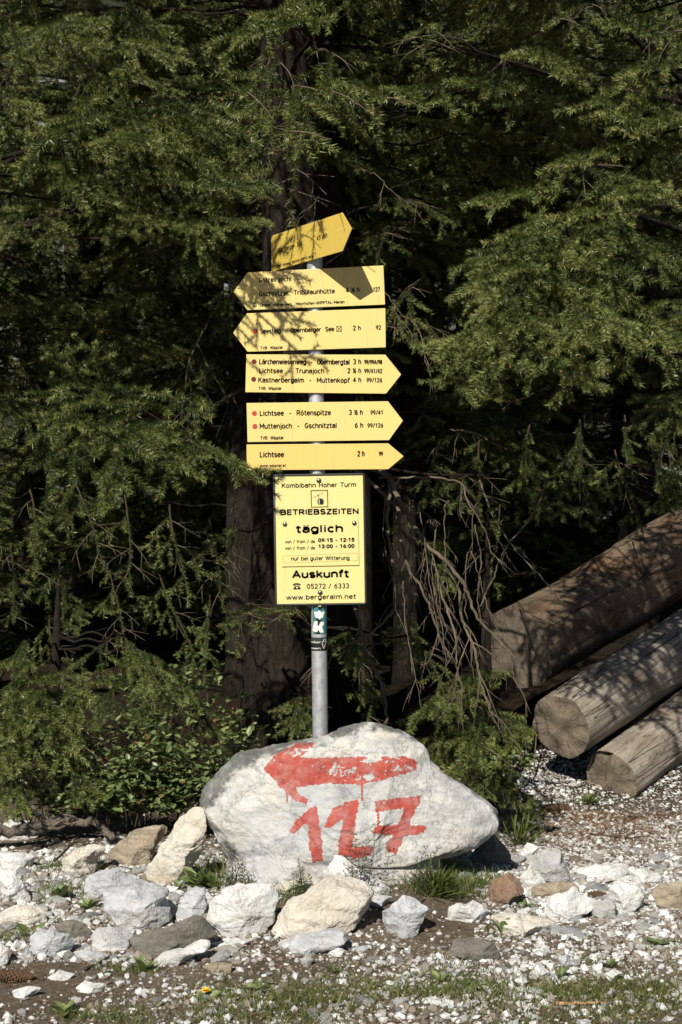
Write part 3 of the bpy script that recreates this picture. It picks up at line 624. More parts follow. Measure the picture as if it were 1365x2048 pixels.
GL = {
 'a': (.46, [arc(.23, .50, .19, .22, 155, 0)+[(.42, 0)], [(.42, .42), (.24, .42)]+arc(.22, .21, .19, .21, 90, 270)+[(.28, 0), (.42, .14)]]), 'b': (.48, [[(.04, 0), (.04, 1)], el(.25, .36, .21, .36)]), 'c': (.42, [arc(.24, .36, .20, .36, 50, 310)]),
 'd': (.48, [[(.44, 0), (.44, 1)], el(.23, .36, .21, .36)]), 'e': (.46, [[(.03, .38), (.44, .38)]+arc(.235, .36, .205, .36, 3, 318)]), 'f': (.30, [[(.12, 0), (.12, .8)]+arc(.26, .8, .14, .2, 180, 75), [(0, X), (.28, X)]]),
 'g': (.48, [el(.23, .36, .21, .36), [(.44, X), (.44, -.05)]+arc(.24, -.05, .20, .2, 0, -150)]), 'h': (.47, [[(.04, 0), (.04, 1)], arch(.04, .43)]), 'i': (.12, [[(.06, 0), (.06, X)], [(.06, .93), (.06, .99)]]),
 'j': (.16, [[(.12, X), (.12, -.1)]+arc(.02, -.1, .10, .14, 0, -90), [(.12, .93), (.12, .99)]]), 'k': (.43, [[(.04, 0), (.04, 1)], [(.40, X), (.05, .30)], [(.16, .42), (.42, 0)]]), 'l': (.14, [[(.06, 1), (.06, 0)]]),
 'm': (.74, [[(.04, 0), (.04, X)], arch(.04, .37), arch(.37, .70)]), 'n': (.47, [[(.04, 0), (.04, X)], arch(.04, .43)]), 'o': (.48, [el(.24, .36, .20, .36)]), 'p': (.48, [[(.04, -.26), (.04, X)], el(.25, .36, .21, .36)]),
 'r': (.32, [[(.04, 0), (.04, X)], arc(.22, X-.24, .18, .24, 180, 62)]), 's': (.42, [arc(.21, .53, .17, .19, 30, 250)+arc(.21, .18, .18, .18, 80, -150)]), 't': (.31, [[(.13, .95), (.13, .14)]+arc(.25, .14, .12, .14, 180, 285), [(0, X), (.29, X)]]),
 'u': (.47, [[(.04, X), (.04, .24)]+arc(.235, .24, .195, .24, 180, 360)+[(.43, X)], [(.43, .3), (.43, 0)]]), 'v': (.44, [[(.02, X), (.22, 0), (.42, X)]]), 'w': (.66, [[(.02, X), (.17, 0), (.33, X), (.49, 0), (.64, X)]]),
 'y': (.44, [[(.02, X), (.23, .02)], [(.42, X), (.16, -.26), (.06, -.26)]]), 'z': (.42, [[(.03, X), (.39, X), (.03, 0), (.40, 0)]]),
 'A': (.60, [[(.02, 0), (.30, 1), (.58, 0)], [(.12, .32), (.48, .32)]]), 'B': (.56, [[(.05, 0), (.05, 1), (.28, 1)]+arc(.28, .765, .22, .235, 90, -90)+[(.05, .53)], [(.28, .53)]+arc(.28, .265, .25, .265, 90, -90)+[(.05, 0)]]), 'E': (.48, [[(.46, 1), (.05, 1), (.05, 0), (.46, 0)], [(.05, .53), (.42, .53)]]),
 'G': (.58, [arc(.30, .5, .25, .5, 48, 318)+[(.54, .44), (.32, .44)]]), 'H': (.58, [[(.05, 0), (.05, 1)], [(.53, 0), (.53, 1)], [(.05, .53), (.53, .53)]]), 'I': (.14, [[(.07, 0), (.07, 1)]]), 'K': (.56, [[(.05, 0), (.05, 1)], [(.52, 1), (.06, .40)], [(.20, .57), (.54, 0)]]),
 'L': (.46, [[(.05, 1), (.05, 0), (.44, 0)]]), 'M': (.70, [[(.05, 0), (.05, 1), (.35, .30), (.65, 1), (.65, 0)]]), 'N': (.58, [[(.05, 0), (.05, 1), (.53, 0), (.53, 1)]]), 'O': (.58, [el(.29, .5, .25, .5)]), 'P': (.53, [[(.05, 0), (.05, 1), (.27, 1)]+arc(.27, .72, .23, .28, 90, -90)+[(.05, .44)]]),
 'R': (.56, [[(.05, 0), (.05, 1), (.28, 1)]+arc(.28, .73, .22, .27, 90, -90)+[(.05, .46)], [(.28, .46), (.52, 0)]]), 'S': (.54, [arc(.27, .745, .21, .255, 25, 255)+arc(.27, .25, .225, .25, 85, -155)]), 'T': (.52, [[(.26, 0), (.26, 1)], [(.01, 1), (.51, 1)]]),
 'V': (.58, [[(.02, 1), (.29, 0), (.56, 1)]]), 'W': (.84, [[(.02, 1), (.21, 0), (.42, 1), (.63, 0), (.82, 1)]]), 'Z': (.52, [[(.04, 1), (.48, 1), (.04, 0), (.49, 0)]]),
 '0': (.52, [el(.26, .5, .21, .5)]), '1': (.52, [[(.10, .76), (.30, 1), (.30, 0)]]), '2': (.52, [arc(.26, .73, .20, .27, 170, -25)+[(.06, 0), (.48, 0)]]), '3': (.52, [arc(.25, .755, .19, .245, 150, -80)+arc(.25, .26, .21, .26, 80, -150)]), '4': (.52, [[(.36, 0), (.36, 1), (.04, .27), (.49, .27)]]),
 '5': (.52, [[(.45, 1), (.11, 1), (.08, .53)]+arc(.25, .33, .21, .33, 125, -145)]), '6': (.52, [el(.26, .31, .20, .31), [(.07, .40), (.16, .70), (.36, 1)]]), '7': (.52, [[(.05, 1), (.47, 1), (.20, 0)]]), '8': (.52, [el(.26, .76, .18, .24), el(.26, .26, .21, .26)]), '9': (.52, [el(.26, .69, .20, .31), [(.45, .60), (.36, .30), (.16, 0)]]),
 '-': (.34, [[(.05, .38), (.29, .38)]]), '/': (.40, [[(.02, -.06), (.38, 1.04)]]), '.': (.16, [[(.08, .0), (.08, .05)]]), ',': (.16, [[(.09, .05), (.05, -.14)]]), ':': (.20, [[(.10, .02), (.10, .08)], [(.10, .58), (.10, .64)]]), ' ': (.28, []),
 '½': (.66, [[(.04, .88), (.16, 1), (.16, .52)], [(.08, 0), (.54, 1)], arc(.50, .34, .10, .13, 170, -30)+[(.40, 0), (.62, 0)]]),
}
for k_, b_ in (('ä', 'a'), ('ö', 'o'), ('ü', 'u')): GL[k_] = (GL[b_][0], GL[b_][1]+[[(.12, .96), (.12, 1.0)], [(.35, .96), (.35, 1.0)]])
def stroke_text(txt, width, cap, stroke):
    """flat lettering of even strokes, x from 0 to width and cap height given, as (x, z) triangles"""
    gap = 0.13; segs = []; x = 0.0
    for ch in txt:
        adv, pl = GL[ch]
        for l in pl: segs.append([(x+p[0], p[1]) for p in l])
        x += adv+gap
    kx = (width-stroke)/(x-gap-0.06); ky = (cap-stroke)/1.0; h = stroke/2; V = []; T = []
    for l in segs:
        P = [np.array((h+(a-0.03)*kx, h+b*ky)) for a, b in l]
        for a, b in zip(P[:-1], P[1:]):
            d = b-a; n = np.linalg.norm(d)
            if n < 1e-9: continue
            q = np.array((-d[1], d[0]))/n*h; e = d/n*h*0.35; i = len(V); V += [a+q-e, a-q-e, b-q+e, b+q+e]; T += [(i, i+1, i+2), (i, i+2, i+3)]
        for p in P[1:-1]:
            i = len(V); V += [p+h*np.array((math.cos(k*math.pi/3), math.sin(k*math.pi/3))) for k in range(6)]; T += [(i, i+k, i+k+1) for k in range(1, 5)]
    return np.array(V), np.array(T)
class Plate:
    """a flat sign: photo positions are turned into metres on its own plane"""
    def __init__(s, c, D, tilt): s.c = c; s.m = D/F; s.t = tilt; s.bm = MB()
    def loc(s, p):
        dx = (p[0]-s.c[0])*s.m; dz = -(p[1]-s.c[1])*s.m; ct, st = math.cos(s.t), math.sin(s.t)
        return dx*ct+dz*st, -dx*st+dz*ct
    def text(s, txt, p0, x1, cap, bold=0.15, y=-0.0032, root=None):
        """one line of lettering as a part of its own; bold is the stroke width in cap heights"""
        x0, z0 = s.loc(p0); w = (x1-p0[0])*s.m; V, T = stroke_text(txt, w, cap*s.m, cap*s.m*bold); mb = MB()
        mb.add(np.stack([x0+V[:, 0], np.full(len(V), y), z0+V[:, 1]], 1), T); mb.build('lettering', [M_BLACK], root or s.root)
    def disc(s, p, r, y=-0.0032, inner=0, mb=None, n=28):
        x, z = s.loc(p); r *= s.m; V = []; T = []; inner *= s.m
        for k in range(n):
            a = 2*math.pi*k/n; V += [(x+r*math.cos(a), y, z+r*math.sin(a)), (x+inner*math.cos(a), y, z+inner*math.sin(a))]
        for k in range(n):
            a, b = 2*k, 2*((k+1) % n); T += [(a, b, b+1), (a, b+1, a+1)]
        (mb or s.bm).add(V, T)
    def poly(s, pts, y=-0.0032, mb=None):
        """filled polygon, ear-clipped by bmesh"""
        b = bmesh.new(); f = b.faces.new([b.verts.new((q[0], y, q[1])) for q in (s.loc(p) for p in pts)])
        bmesh.ops.triangulate(b, faces=b.faces[:]); b.verts.index_update()
        (mb or s.bm).add([v.co[:] for v in b.verts], [[v.index for v in f.verts] for f in b.faces]); b.free()
    def line(s, p, q, wd, y=-0.0032, mb=None):
        dx, dy = q[0]-p[0], q[1]-p[1]; l = math.hypot(dx, dy); nx, ny = -dy/l*wd/2, dx/l*wd/2
        s.poly([(p[0]+nx, p[1]+ny), (q[0]+nx, q[1]+ny), (q[0]-nx, q[1]-ny), (p[0]-nx, p[1]-ny)], y, mb)
def pole_x(py): return 630+(py-540)*11/910
# ---------------------------------------------------------------- pole
LEAN = -0.0121
def build_pole():
    base = Vector(((pole_x(1747)-682.5)/F*5.7, 0, 0)); r = 0.0312; top = 2.60
    root = empty('signpost_pole', base, (0, LEAN, 0))
    mb = MB(); zs = [-0.3]+list(np.linspace(0, top, 40)); mb.tube([(0, 0, z) for z in zs], r, 40, cap=True)
    o = mb.build('post', [M_ZINC], root, smooth=True)
    tag(root, 'round galvanised steel post carrying the yellow signs, behind the painted boulder', 'post')
    mb = MB(); mb.tube([(0, 0, top), (0, 0, top+0.006), (0, 0, top+0.014)], [r*1.08, r*1.08, r*0.6], 32); mb.build('post_cap', [M_FRAME], root)
    m = 5.67/F
    def H(py): return CAMH-(py-1024)*m
    def wrap(V, rr):   # flat (x metres, y, z height) -> round the pole, facing the camera
        V = np.asarray(V, float); th = V[:, 0]/r; return np.stack([rr*np.sin(th), -rr*np.cos(th), V[:, 2]], 1)
    def patch(x0, x1, z0, z1, rr, n=30):
        V = []; T = []
        for i in range(n+1):
            x = x0+(x1-x0)*i/n; V += [(x, 0, z0), (x, 0, z1)]
        for i in range(n): T += [(2*i, 2*i+2, 2*i+3), (2*i, 2*i+3, 2*i+1)]
        return wrap(V, rr), T
    def cx(x, y):      # crop pixel -> arc position, height
        return math.asin(max(-0.999, min(0.999, (x-366)/116)))*r, H(c3(x, y)[1])
    def shape(mb, pts, rr):
        b = bmesh.new(); b.faces.new([b.verts.new((q[0], 0, q[1])) for q in (cx(*p) for p in pts)])
        bmesh.ops.triangulate(b, faces=b.faces[:]); bmesh.ops.subdivide_edges(b, edges=b.edges[:], cuts=2, use_grid_fill=True); bmesh.ops.triangulate(b, faces=b.faces[:]); b.verts.index_update()
        mb.add(wrap([v.co[:] for v in b.verts], rr), [[v.index for v in f.verts] for f in b.faces]); b.free()
    st = MB(); st.add(*patch(cx(282, 0)[0], cx(474, 0)[0], H(c3(0, 500)[1]), H(c3(0, 60)[1]), r+0.0006)); s1 = st.build('teal_sticker', [M_TEAL], root, smooth=True)
    k = MB(); shape(k, [(330,260),(400,258),(390,300),(375,330),(400,400),(378,500),(310,500),(330,440),(350,400),(330,330)], r+0.0009); shape(k, [(360,90),(430,90),(400,140),(375,150),(355,120)], r+0.0009); k.build('black_print', [M_BLACK], s1)
    k = MB()
    shape(k, [(300,310),(350,310),(343,360),(360,390),(375,350),(392,318),(440,322),(438,365),(405,385),(400,415),(432,450),(432,480),(380,475),(352,425),(340,470),(272,455),(288,380)], r+0.0013)
    shape(k, [(372,150),(395,170),(402,190),(420,165),(440,168),(452,190),(440,208),(415,205),(410,225),(432,240),(425,258),(398,265),(378,288),(352,262),(322,258),(310,240),(340,222),(340,200),(312,195),(300,178),(310,165),(332,168),(345,182),(352,165)], r+0.0013)
    k.build('white_emblem', [M_WHT], s1)
    st = MB(); st.add(*patch(-r*2.6, r*2.6, H(c3(0, 745)[1]), H(c3(0, 645)[1]), r+0.0006, 60)); s2 = st.build('black_sticker', [M_STK], root, smooth=True)
    st = MB(); st.add(*patch(-r*2.6, r*2.6, H(c3(0, 645)[1])+0.0002, H(c3(0, 550)[1]), r+0.0006, 60)); st.build('green_band', [M_STKG], s2, smooth=True)
    k = MB()
    for txt, x0, x1, by in (('ucker', 247, 398, 628), ('nser.', 247, 390, 718)):
        V, T = text_mesh(txt, 0.015, 0.35); lo, hi = V[:, 0].min(), V[:, 0].max(); a0, a1 = cx(x0, 0)[0], cx(x1, 0)[0]
        P = np.stack([a0+(V[:, 0]-lo)*(a1-a0)/(hi-lo), V[:, 0]*0, H(c3(0, by)[1])+V[:, 1]*0.0075/CAP], 1); k.add(wrap(P, r+0.0011), T)
    for a, b in (((408,640),(430,712)), ((430,712),(462,630)), ((408,640),(432,580)), ((462,630),(462,580)), ((432,580),(462,575)), ((425,600),(455,612))):
        d = np.array(b, float)-a; nn = np.array([-d[1], d[0]])/np.hypot(*d)*3.2; a = np.array(a); b = np.array(b)
        shape(k, [tuple(a+nn), tuple(b+nn), tuple(b-nn), tuple(a-nn)], r+0.0011)
    k.build('white_script', [M_WHT], s2)
    k = MB(); shape(k, [(424,650),(432,642),(440,650),(440,664),(432,672),(424,664)], r+0.0011); k.build('red_gem', [M_RED], s2)
build_pole()
def clamp(root, z, off):
    """steel band that holds a plate to the post"""
    mb = MB(); pts = [(off[0]+0.0345*math.cos(a), off[1]+0.0345*math.sin(a), z) for a in np.linspace(-0.3, math.pi+0.3, 16)]
    mb.tube(pts, 0.004, 6); mb.build('clamp', [M_BOLT], root)
def arrow_sign(poly, tilt_deg, label, texts, dots=(), dotmat=None, mat=None, draw=None, yaw=0.0, dz=0):
    P = [c1(*p) for p in poly]; cx = pole_x(sum(p[1] for p in P)/len(P)); cy = sum(p[1] for p in P)/len(P)
    Y = -0.037; D = Y-CAMY; pl = Plate((cx, cy), D, R(tilt_deg)); c = at(cx, cy, Y)
    root = empty('trail_sign', c, (0, -R(tilt_deg), yaw)); pl.root = root; tag(root, label, 'sign', 'yellow trail signs on the post')
    bm = extrude_poly([pl.loc(p) for p in P], -0.0024, 0.0018)
    bm_obj('plate', bm, mat or M_YEL, root, bevel=0.0012, seg=2)
    for (s, x0, y0, x1, cap) in texts: pl.text(s, c1(x0, y0), c1(x1, 0)[0], cap*1.13/3.4125, 0.185 if cap > 24 else 0.19)
    if draw: draw(pl); pl.bm.build('symbol', [M_BLACK], root)
    for d in dots:
        mb = MB(); pl.disc(c1(*d), 17/3.4125, mb=mb); mb.build('red_dot', [dotmat or M_RED], root)
    clamp(root, 0.0, (0, 0.037))
    return root
def s1_draw(pl):
    pl.disc(c1(237, 685), 15/3.4125, inner=11/3.4125)
    pl.poly([c1(*p) for p in ((227,693),(237,680),(247,693))]); pl.disc(c1(237, 680), 4/3.4125)
arrow_sign([(93,595),(190,460),(1117,413),(1128,680),(190,718)], 2.4, 'yellow arrow sign pointing left numbered 127, second from the top of the post', [
 ('Gstreinjöchl  -', 265, 531, 541, 31), ('Gschnitzer  Tribulaunhütte', 268, 626, 787, 31), ('4 ½ h', 860, 600, 957, 31), ('127', 1045, 594, 1095, 29), ('Tiroler  Höhenweg,  Mayrhofen-WIPPTAL-Meran', 270, 697, 853, 20)], draw=s1_draw)
def s2_draw(pl):
    for a, b in (((798,828),(830,828)), ((830,828),(830,863)), ((830,863),(798,863)), ((798,863),(798,828)), ((796,826),(832,865)), ((832,826),(796,865))): pl.line(c1(*a), c1(*b), 1.0)
arrow_sign([(92,873),(185,740),(1130,705),(1133,972),(190,1002)], 2.0, 'yellow arrow sign pointing left with number 92, third from the top', [
 ('Seesteig', 275, 880, 418, 31), ('-', 447, 878, 457, 31), ('Obernberger  See', 483, 874, 782, 31), ('2 h', 908, 858, 963, 31), ('92', 1065, 853, 1102, 28), ('TVB  Wipptal', 277, 988, 430, 19)], dots=[(242, 863)], draw=s2_draw)
arrow_sign([(182,1020),(1130,1022),(1238,1157),(1135,1288),(175,1278)], -0.2, 'yellow arrow sign pointing right with three text lines and two dark red dots', [
 ('Lärchenwiesenweg  -  Obernbergtal', 268, 1089, 888, 34), ('3 h', 908, 1089, 966, 34), ('99/99A/98', 985, 1089, 1110, 29), ('Lichtsee  -  Trunajoch', 267, 1150, 713, 33), ('2 ½ h', 870, 1150, 966, 33), ('99/41/42', 985, 1150, 1110, 29),
 ('Kastnerbergalm  -  Muttenkopf', 262, 1213, 888, 33), ('4 h', 908, 1212, 966, 33), ('99/126', 1000, 1212, 1110, 29), ('TVB  Wipptal', 265, 1263, 420, 20)], dots=[(235, 1070), (232, 1190)], dotmat=M_DRED)
arrow_sign([(183,1352),(1148,1340),(1250,1472),(1155,1605),(190,1618)], 0.6, 'yellow arrow sign pointing right with two text lines and two bright red dots', [
 ('Lichtsee  -  Rötenspitze', 272, 1441, 760, 34), ('3 ½ h', 880, 1435, 977, 34), ('99/41', 1027, 1433, 1117, 29), ('Muttenjoch  -  Gschnitztal', 272, 1529, 800, 34), ('6 h', 920, 1523, 980, 34), ('99/126', 1007, 1522, 1117, 29), ('TVB  Wipptal', 277, 1602, 435, 21)], dots=[(237, 1423), (240, 1512)])
arrow_sign([(183,1635),(1150,1627),(1255,1715),(1150,1803),(185,1810)], 0.4, 'narrow orange yellow arrow sign pointing right, just above the notice board', [
 ('Lichtsee', 272, 1724, 440, 36), ('2 h', 938, 1718, 990, 36), ('99', 1085, 1715, 1115, 29), ('www.wipptal.at', 275, 1789, 452, 18)], mat=M_ORA)
def top_sign():
    yaw = R(55); m = 5.7/F; cy = 488.0
    c = at(pole_x(cy), cy, 0)+Vector((-math.sin(yaw), -math.cos(yaw), 0))*0.037
    root = empty('trail_sign', c, (0, R(-1.0), -yaw))
    tag(root, 'yellow arrow sign turned sideways at the very top of the post', 'sign', 'yellow trail signs on the post')
    # local x runs from the far left end to the near right tip
    L0, L1, h = -0.262, 0.250, 0.0745
    bm_obj('plate', extrude_poly([(L0, -h), (L1, -h), (L1+0.062, 0), (L1, h), (L0, h)], -0.0024, 0.0018), M_YEL2, root, bevel=0.0012)
    pl = Plate((0, 0), F, 0); pl.root = root
    def tx(s, x0, z0, x1, cap): pl.text(s, (x0, -z0), x1, cap)
    tx('Obernberger  See', -0.215, -0.006, -0.03, 0.021); tx('45 min', 0.075, -0.006, 0.15, 0.021)
    tx('Tiroler  Höhenweg,  Mayrhofen-WIPPTAL-Meran', -0.22, -0.066, 0.05, 0.012); pl.disc((-0.238, 0.060), 0.008, inner=0.006)
    pl.bm.build('symbol', [M_BLACK], root); clamp(root, -0.03, (0, 0.037))
top_sign()
def notice_board():
    Y = -0.036; D = Y-CAMY; cc = c2(684, 848); pl = Plate(cc, D, R(0.9)); c = at(cc[0], cc[1], Y)
    root = empty('notice_board', c, (0, -R(0.9), 0)); pl.root = root; tag(root, 'yellow notice board with opening hours in a dark frame, below the arrow signs', 'notice board')
    hw, hh = 0.182, 0.2610
    def rrect(hw, hh, r, n=6):
        P = []
        for (sx, sz, a0) in ((1, 1, 0), (-1, 1, 90), (-1, -1, 180), (1, -1, 270)):
            for k in range(n+1):
                a = R(a0+90*k/n); P.append((sx*(hw-r)+r*math.cos(a), sz*(hh-r)+r*math.sin(a)))
        return P
    # rim: a ring with a raised rounded edge
    mb = MB(); out = rrect(hw-0.003, hh-0.003, 0.008); mb.tube([(x, -0.002, z) for x, z in out+out[:2]], 0.0046, 8, cap=False); mb.build('frame', [M_FRAME], root, smooth=True)
    bm_obj('panel', extrude_poly(rrect(hw-0.006, hh-0.006, 0.005), -0.0024, 0.004), M_BRD, root)
    def t(s, x0, y0, x1, cap, bold=0.14, y=-0.0032): pl.text(s, c2(x0, y0), c2(x1, 0)[0], cap*1.04/5.6875, bold*1.18, y)
    t('Kombibahn Hoher Turm', 250, 263, 1098, 54, 0.15); t('BETRIEBSZEITEN', 233, 573, 1128, 66, 0.21)
    for a, b in (((580,292),(775,288)), ((770,288),(775,480)), ((585,480),(775,475)), ((584,290),(588,480))): pl.line(c2(*a), c2(*b), 1.5)
    t('Auskunft', 368, 1292, 1018, 92, 0.205); t('05272 / 6333', 535, 1410, 1018, 57, 0.14); t('www.bergeralm.net', 303, 1535, 1095, 56, 0.15)
    # gondola and telephone signs
    pl.line(c2(605, 375), c2(728, 312), 0.5); pl.line(c2(665, 345), c2(672, 385), 0.8); pl.line(c2(655, 349), c2(680, 338), 1.2)
    pl.poly([c2(*p) for p in ((664,388),(690,379),(718,388),(728,405),(726,440),(712,451),(672,450),(658,438),(655,408))])
    pl.poly([c2(*p) for p in ((378,1372),(382,1352),(405,1344),(440,1344),(460,1352),(466,1370),(448,1372),(444,1362),(400,1362),(396,1373))])
    pl.poly([c2(*p) for p in ((404,1372),(440,1370),(452,1388),(464,1396),(465,1414),(384,1416),(384,1398),(394,1390))])
    pl.bm.build('symbol', [M_BLACK], root)
    mb = MB(); pl.disc(c2(424, 1392), 13/5.6875, -0.0036, mb=mb); pl.line(c2(676, 392), c2(676, 444), 2.0, -0.0036, mb=mb); mb.build('pale_print', [M_PALE], root)
    # screwed-on inner panel
    q = [pl.loc(c2(*p)) for p in ((237,622),(1117,610),(1131,1138),(252,1155))]
    ins = bm_obj('inner_panel', extrude_poly(q, -0.0075, -0.0026), M_BRD, root, bevel=0.0006)
    pl.root = ins
    t('täglich', 410, 776, 950, 92, 0.20, -0.0083)
    for y0, y1, s in ((893, 880, '09:15 - 12:15'), (966, 950, '13:00 - 16:00')):
        t('von / from / da', 287, y0, 628, 38, 0.14, -0.0083); t(s, 663, y1, 1080, 46, 0.22, -0.0083)
    t('nur bei guter Witterung', 357, 1089, 1022, 46, 0.15, -0.0083)
    pl.root = root
    mb = MB()
    for a, b in (((262,1035),(1112,1000)), ((1112,1000),(1114,1085)), ((1114,1085),(264,1115)), ((264,1115),(262,1035))): pl.line(c2(*a), c2(*b), 0.7, -0.0081, mb=mb)
    mb.build('thin_border', [plain('olive_line', (0.45, 0.38, 0.10), 0.5)], ins)
    for (x, y), r in (((673,178),29), ((688,1450),29), ((287,675),27), ((1076,662),27)):
        bx, bz = pl.loc(c2(x, y)); rr = r/5.6875*pl.m; V, Fa = ico(4); V = V*np.array([rr, rr*0.75, rr]); V[:, 1] = np.minimum(V[:, 1], 0)
        yy = -0.0026 if y in (178, 1450) else -0.0076
        link('bolt', np_mesh('bolt', V+np.array([bx, yy, bz]), Fa, [M_BOLT], smooth=True), root)
    x, z = pl.loc(c2(676, 1588)); bm_obj('hanger_tab', extrude_poly([(x-0.004, z-0.008), (x+0.008, z-0.008), (x+0.006, z+0.012), (x-0.003, z+0.012)], -0.003, 0.002), M_PALE, root)
    clamp(root, 0.2, (-0.002, 0.036)); clamp(root, -0.2, (0.002, 0.036))
notice_board()
#LOGS
# ---------------------------------------------------------------- logs
def log(endpx, Dend, rad, length, d, label, mat, seed, taper=0.0, step=0.0, knots=(), parentcut=0.0):
    c = at(endpx[0], endpx[1], Dend+CAMY); d = Vector(d).normalized()
    q = d.to_track_quat('X', 'Z'); root = empty('log', c); root.rotation_mode = 'QUATERNION'; root.rotation_quaternion = q
    tag(root, label, 'log', 'debarked logs stacked on the right')
    ns, nl = 128, 160; V = []; sv = Vector((seed*5.1, 0, 0))
    def rr(a, x):
        p = Vector((x*0.9, math.cos(a)*1.1, math.sin(a)*1.1))+sv
        r = rad*(1+taper*x)*(1+0.085*noise.noise(p*1.2)+0.05*noise.noise(p*2.7)+0.02*noise.noise(Vector((x*3, math.cos(a)*9, math.sin(a)*9))+sv)+0.012*abs(noise.noise(Vector((x*6, math.cos(a)*22, math.sin(a)*22))+sv)))
        for kx, ka, kr, kh in knots:
            da = (a-ka+math.pi) % (2*math.pi)-math.pi; r += kh*math.exp(-(((x-kx)/kr)**2+(da*rad/kr)**2))
        return r
    def ex(y, z):
        o = 0.012*noise.noise(Vector((y*14, z*14, seed)))+parentcut*z
        if step: o += step*(1/(1+math.exp(-(y*0.9+z*0.35-0.035+0.02*noise.noise(Vector((y*9, z*9, 2))))*160)))
        return o
    for i in range(nl+1):
        x = length*i/nl
        for k in range(ns):
            a = 2*math.pi*k/ns; r = rr(a, x); y, z = r*math.cos(a), r*math.sin(a); bu = min(1, x/0.4)
            V.append((x+(ex(y, z) if i == 0 else 0), y+bu*0.07*rad*noise.noise(Vector((x*0.9, seed, 1))), z+bu*0.07*rad*noise.noise(Vector((x*0.9, seed, 7)))))
    Fa = [(i*ns+k, i*ns+(k+1) % ns, (i+1)*ns+(k+1) % ns, (i+1)*ns+k) for i in range(nl) for k in range(ns)]
    link('trunk', np_mesh('trunk', V, np.array(Fa)[:, ::-1], [mat], smooth=True), root)
    nr = 22; V = []; Fa = []
    for j in range(nr+1):
        for k in range(ns):
            a = 2*math.pi*k/ns; r = rr(a, 0)*(j/nr)*(1.0 if j < nr else 0.998); y, z = r*math.cos(a), r*math.sin(a); V.append((ex(y, z)-0.001*(j < nr), y, z))
    Fa = [(j*ns+k, j*ns+(k+1) % ns, (j+1)*ns+(k+1) % ns, (j+1)*ns+k) for j in range(nr) for k in range(ns)]
    link('cut_face', np_mesh('cut_face', V, Fa, [M_END], smooth=True), root)
    for kx, ka, kr, kh in knots:
        r = rr(ka, kx); mb = MB(); dirv = Vector((0.2, math.cos(ka), math.sin(ka))); p = Vector((kx, math.cos(ka)*(r-0.03), math.sin(ka)*(r-0.03)))
        mb.tube([p, p+dirv*0.03, p+dirv*0.055], [kr*0.75, kr*0.62, kr*0.5], 12); mb.build('knot', [M_END], root)
    return root
LD = (0.63, 0.75, 0.22)
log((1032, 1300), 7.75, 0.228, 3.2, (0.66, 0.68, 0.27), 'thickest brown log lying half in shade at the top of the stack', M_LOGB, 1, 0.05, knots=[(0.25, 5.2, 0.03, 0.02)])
log((1122, 1452), 7.15, 0.162, 3.4, LD, 'middle grey log with a round sunlit end and two branch stubs', M_LOG, 2, 0.10, knots=[(0.42, 5.35, 0.028, 0.02), (0.98, 5.5, 0.035, 0.025)])
log((1222, 1560), 7.12, 0.142, 3.0, LD, 'lowest grey log with a stepped broken end, lying on the gravel at the right edge', M_LOG, 3, 0.12, step=0.04)
log((1140, 1580), 7.35, 0.075, 1.2, (0.5, 0.85, 0.05), 'small log end peeking out between the lowest grey log and the green spruce twigs', M_LOG, 4, 0.0)
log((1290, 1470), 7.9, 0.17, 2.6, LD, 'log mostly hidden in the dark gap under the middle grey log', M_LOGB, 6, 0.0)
#TREES
# ---------------------------------------------------------------- spruce branches
def grow(rng, p, d, L, grav, wig, n):
    pts = [p.copy()]; d = d.normalized()
    for i in range(n):
        d = (d+Vector((rng.uniform(-wig, wig), rng.uniform(-wig, wig), rng.uniform(-wig, wig)-grav/n))).normalized()
        p = p+d*(L/n); pts.append(p.copy())
    return pts
def needles(mb, nrng, pts, dens, ln, tint, wd=0.0019, skip=0.0):
    P = np.array([tuple(p) for p in pts]); seg = P[1:]-P[:-1]; sl_ = np.linalg.norm(seg, axis=1); L = sl_.sum(); n = max(3, int(L*dens))
    cum = np.concatenate([[0], np.cumsum(sl_)]); s = nrng.uniform(skip*L, L, n); i = np.clip(np.searchsorted(cum, s)-1, 0, len(seg)-1)
    f = ((s-cum[i])/sl_[i])[:, None]; B = P[i]+seg[i]*f; T = seg[i]/sl_[i][:, None]
    r = nrng.normal(size=(n, 3)); r[:, 2] += 0.35; r -= (r*T).sum(1)[:, None]*T; r /= np.linalg.norm(r, axis=1)[:, None]
    d = T*nrng.uniform(0.35, 0.8, (n, 1))+r*0.85; d /= np.linalg.norm(d, axis=1)[:, None]
    q = nrng.normal(size=(n, 3)); q -= (q*d).sum(1)[:, None]*d; q /= np.linalg.norm(q, axis=1)[:, None]
    l = ln*nrng.uniform(0.75, 1.15, (n, 1)); V = np.empty((n, 3, 3)); V[:, 0] = B+q*wd/2; V[:, 1] = B-q*wd/2; V[:, 2] = B+d*l
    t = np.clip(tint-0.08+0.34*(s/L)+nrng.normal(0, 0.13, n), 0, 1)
    mb.add(V.reshape(-1, 3), np.arange(3*n).reshape(-1, 3), 1, np.repeat(t, 3))
def bud(mb, p, d, s=0.004):
    d = d.normalized(); mb.tube([p, p+d*s, p+d*s*2.2], [s*0.7, s*0.75, s*0.1], 5, m=2)
